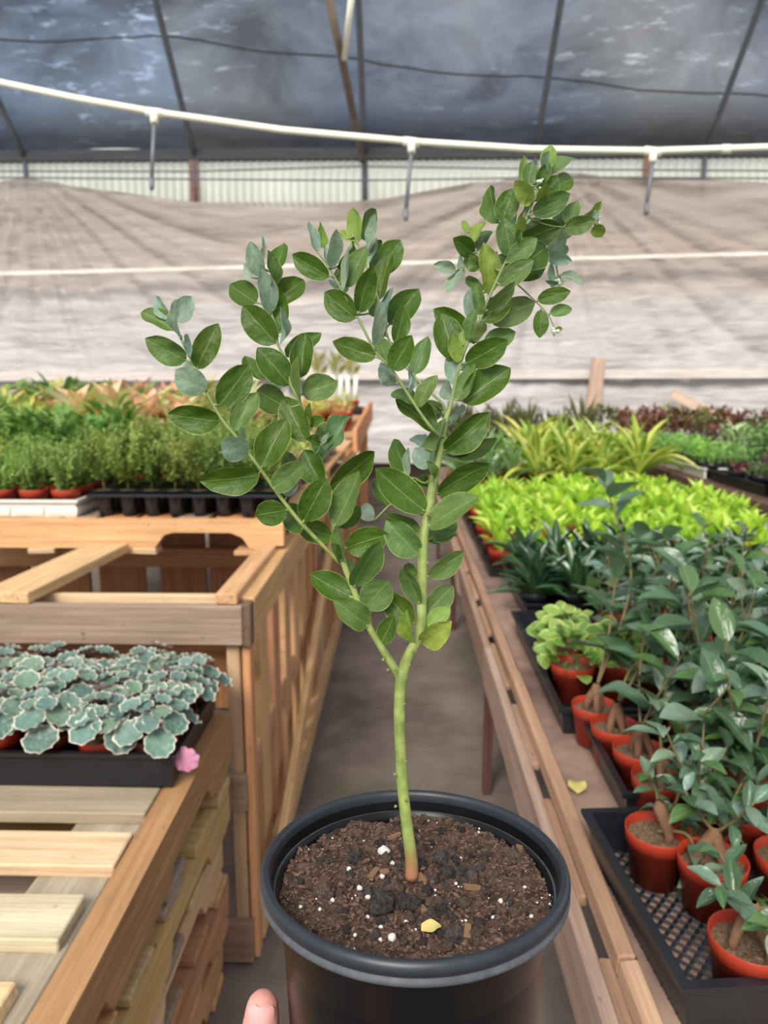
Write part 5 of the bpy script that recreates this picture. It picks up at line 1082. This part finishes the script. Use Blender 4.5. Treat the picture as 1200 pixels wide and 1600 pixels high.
# second bench
for k, (y0, m_) in enumerate(((2.35, None), (2.95, None), (3.55, WHITEPL), (4.15, WHITEPL), (4.75, None))):
    tray(['long black tray nearest on the slatted bench', 'second black tray on the slatted bench', 'first pale tray on the slatted bench', 'second pale tray on the slatted bench', 'farthest black tray on the slatted bench'][k], B2X + .03, B2X + .31, y0, y0 + .55, B2Z + .001, .05, m_)
G_ = grid(B2X + .04, B2X + .30, 3, 3.5, 4.7, 9, B2Z + .005)
for s, lb in zip(G_, ranked('light green bushy plant', 'on the slatted bench', G_, 3, False)): small('green_seedling', lb, 'potted plant', s, BUSH, rp_.choice([srgb(140, 186, 90), srgb(126, 176, 96)]), 'light green plants on the slatted bench', potk=dict(mat=PLASTIC))
G_ = grid(B2X + .04, B2X + .30, 3, 2.4, 3.4, 5, B2Z + .005)
for s, lb in zip(G_, ranked('small dark leafy plant', 'in the slatted bench black trays', G_, 3, False)): small('dark_seedling', lb, 'potted plant', s, LOWB, rp_.choice([srgb(92, 110, 70), srgb(120, 60, 60)]), 'dark plants in the near trays of the slatted bench', potk=dict(mat=PLASTIC))
G_ = grid(B2X + .36, 2.5, 6, 2.9, 4.5, 6, B2Z + .001)
for s, lb in zip(G_, ranked('mixed green or maroon plant', 'across the slatted bench', G_, 6, False)): small('coloured_plant', lb, 'potted plant', s, BIGB, rp_.choice([srgb(120, 160, 90), srgb(120, 58, 60), srgb(170, 190, 140), srgb(104, 140, 80)]), 'mixed plants on the far side of the slatted bench', sc=.9, potk=dict(mat=PLASTIC))
G_ = grid(B2X + .03, 2.55, 7, 4.75, 5.7, 3, B2Z + .001)
for s, lb in zip(G_, ranked('maroon or olive plant', 'at the slatted bench far end', G_, 7, False)): small('maroon_plant', lb, 'potted plant', s, BIGB, rp_.choice([srgb(108, 66, 62), srgb(130, 88, 70), srgb(112, 126, 76), srgb(150, 150, 90)]), 'maroon and olive plants at the far end of the slatted bench', sc=1.15, potk=dict(mat=PLASTIC))
# fallen yellow leaf on the plank bench, stones on the floor
p = onz(905, 1232, BZ + .002)
tag(link('yellow_leaf', leaf_mb(lambda v: p_ovate(v, .8, .55), .2, .12, .25, 10, 3).mesh('yellow_leaf', plain('yellowed_leaf', srgb(190, 174, 108), .7, .3, 120, c2=srgb(170, 160, 90))), None, Matrix.Translation((p.x - .006, p.y - .016, BZ + .003)) @ Matrix.Rotation(R(-10), 4, 'Z') @ Matrix.Diagonal((.026, .034, .034, 1))), 'dry yellow leaf lying on the bare bench top behind the lattice tray', 'leaf')
pebs = [chunk_mb(90 + k, 2, .6, .3).mesh('pebble', plain('pebble_%d' % k, srgb(120, 100, 88), .9, .3, 60)) for k in range(2)]
for k, (a, b, s, lab) in enumerate(((880, 1465, .03, 'small brown stone on the floor beside the black pot rim'), (925, 1555, .026, 'reddish stone on the floor near the bench apron'), (905, 1578, .02, 'tiny dark stone lying below the reddish one'), (523, 1060, .02, 'orange scrap on the aisle floor near the left rails'))):
    p = onz(a, b, 0.0); o = link('stone', pebs[k % 2], None, Matrix.Translation((p.x, p.y, s * .22)) @ Matrix.Scale(s, 4)); tag(o, lab, 'stone')
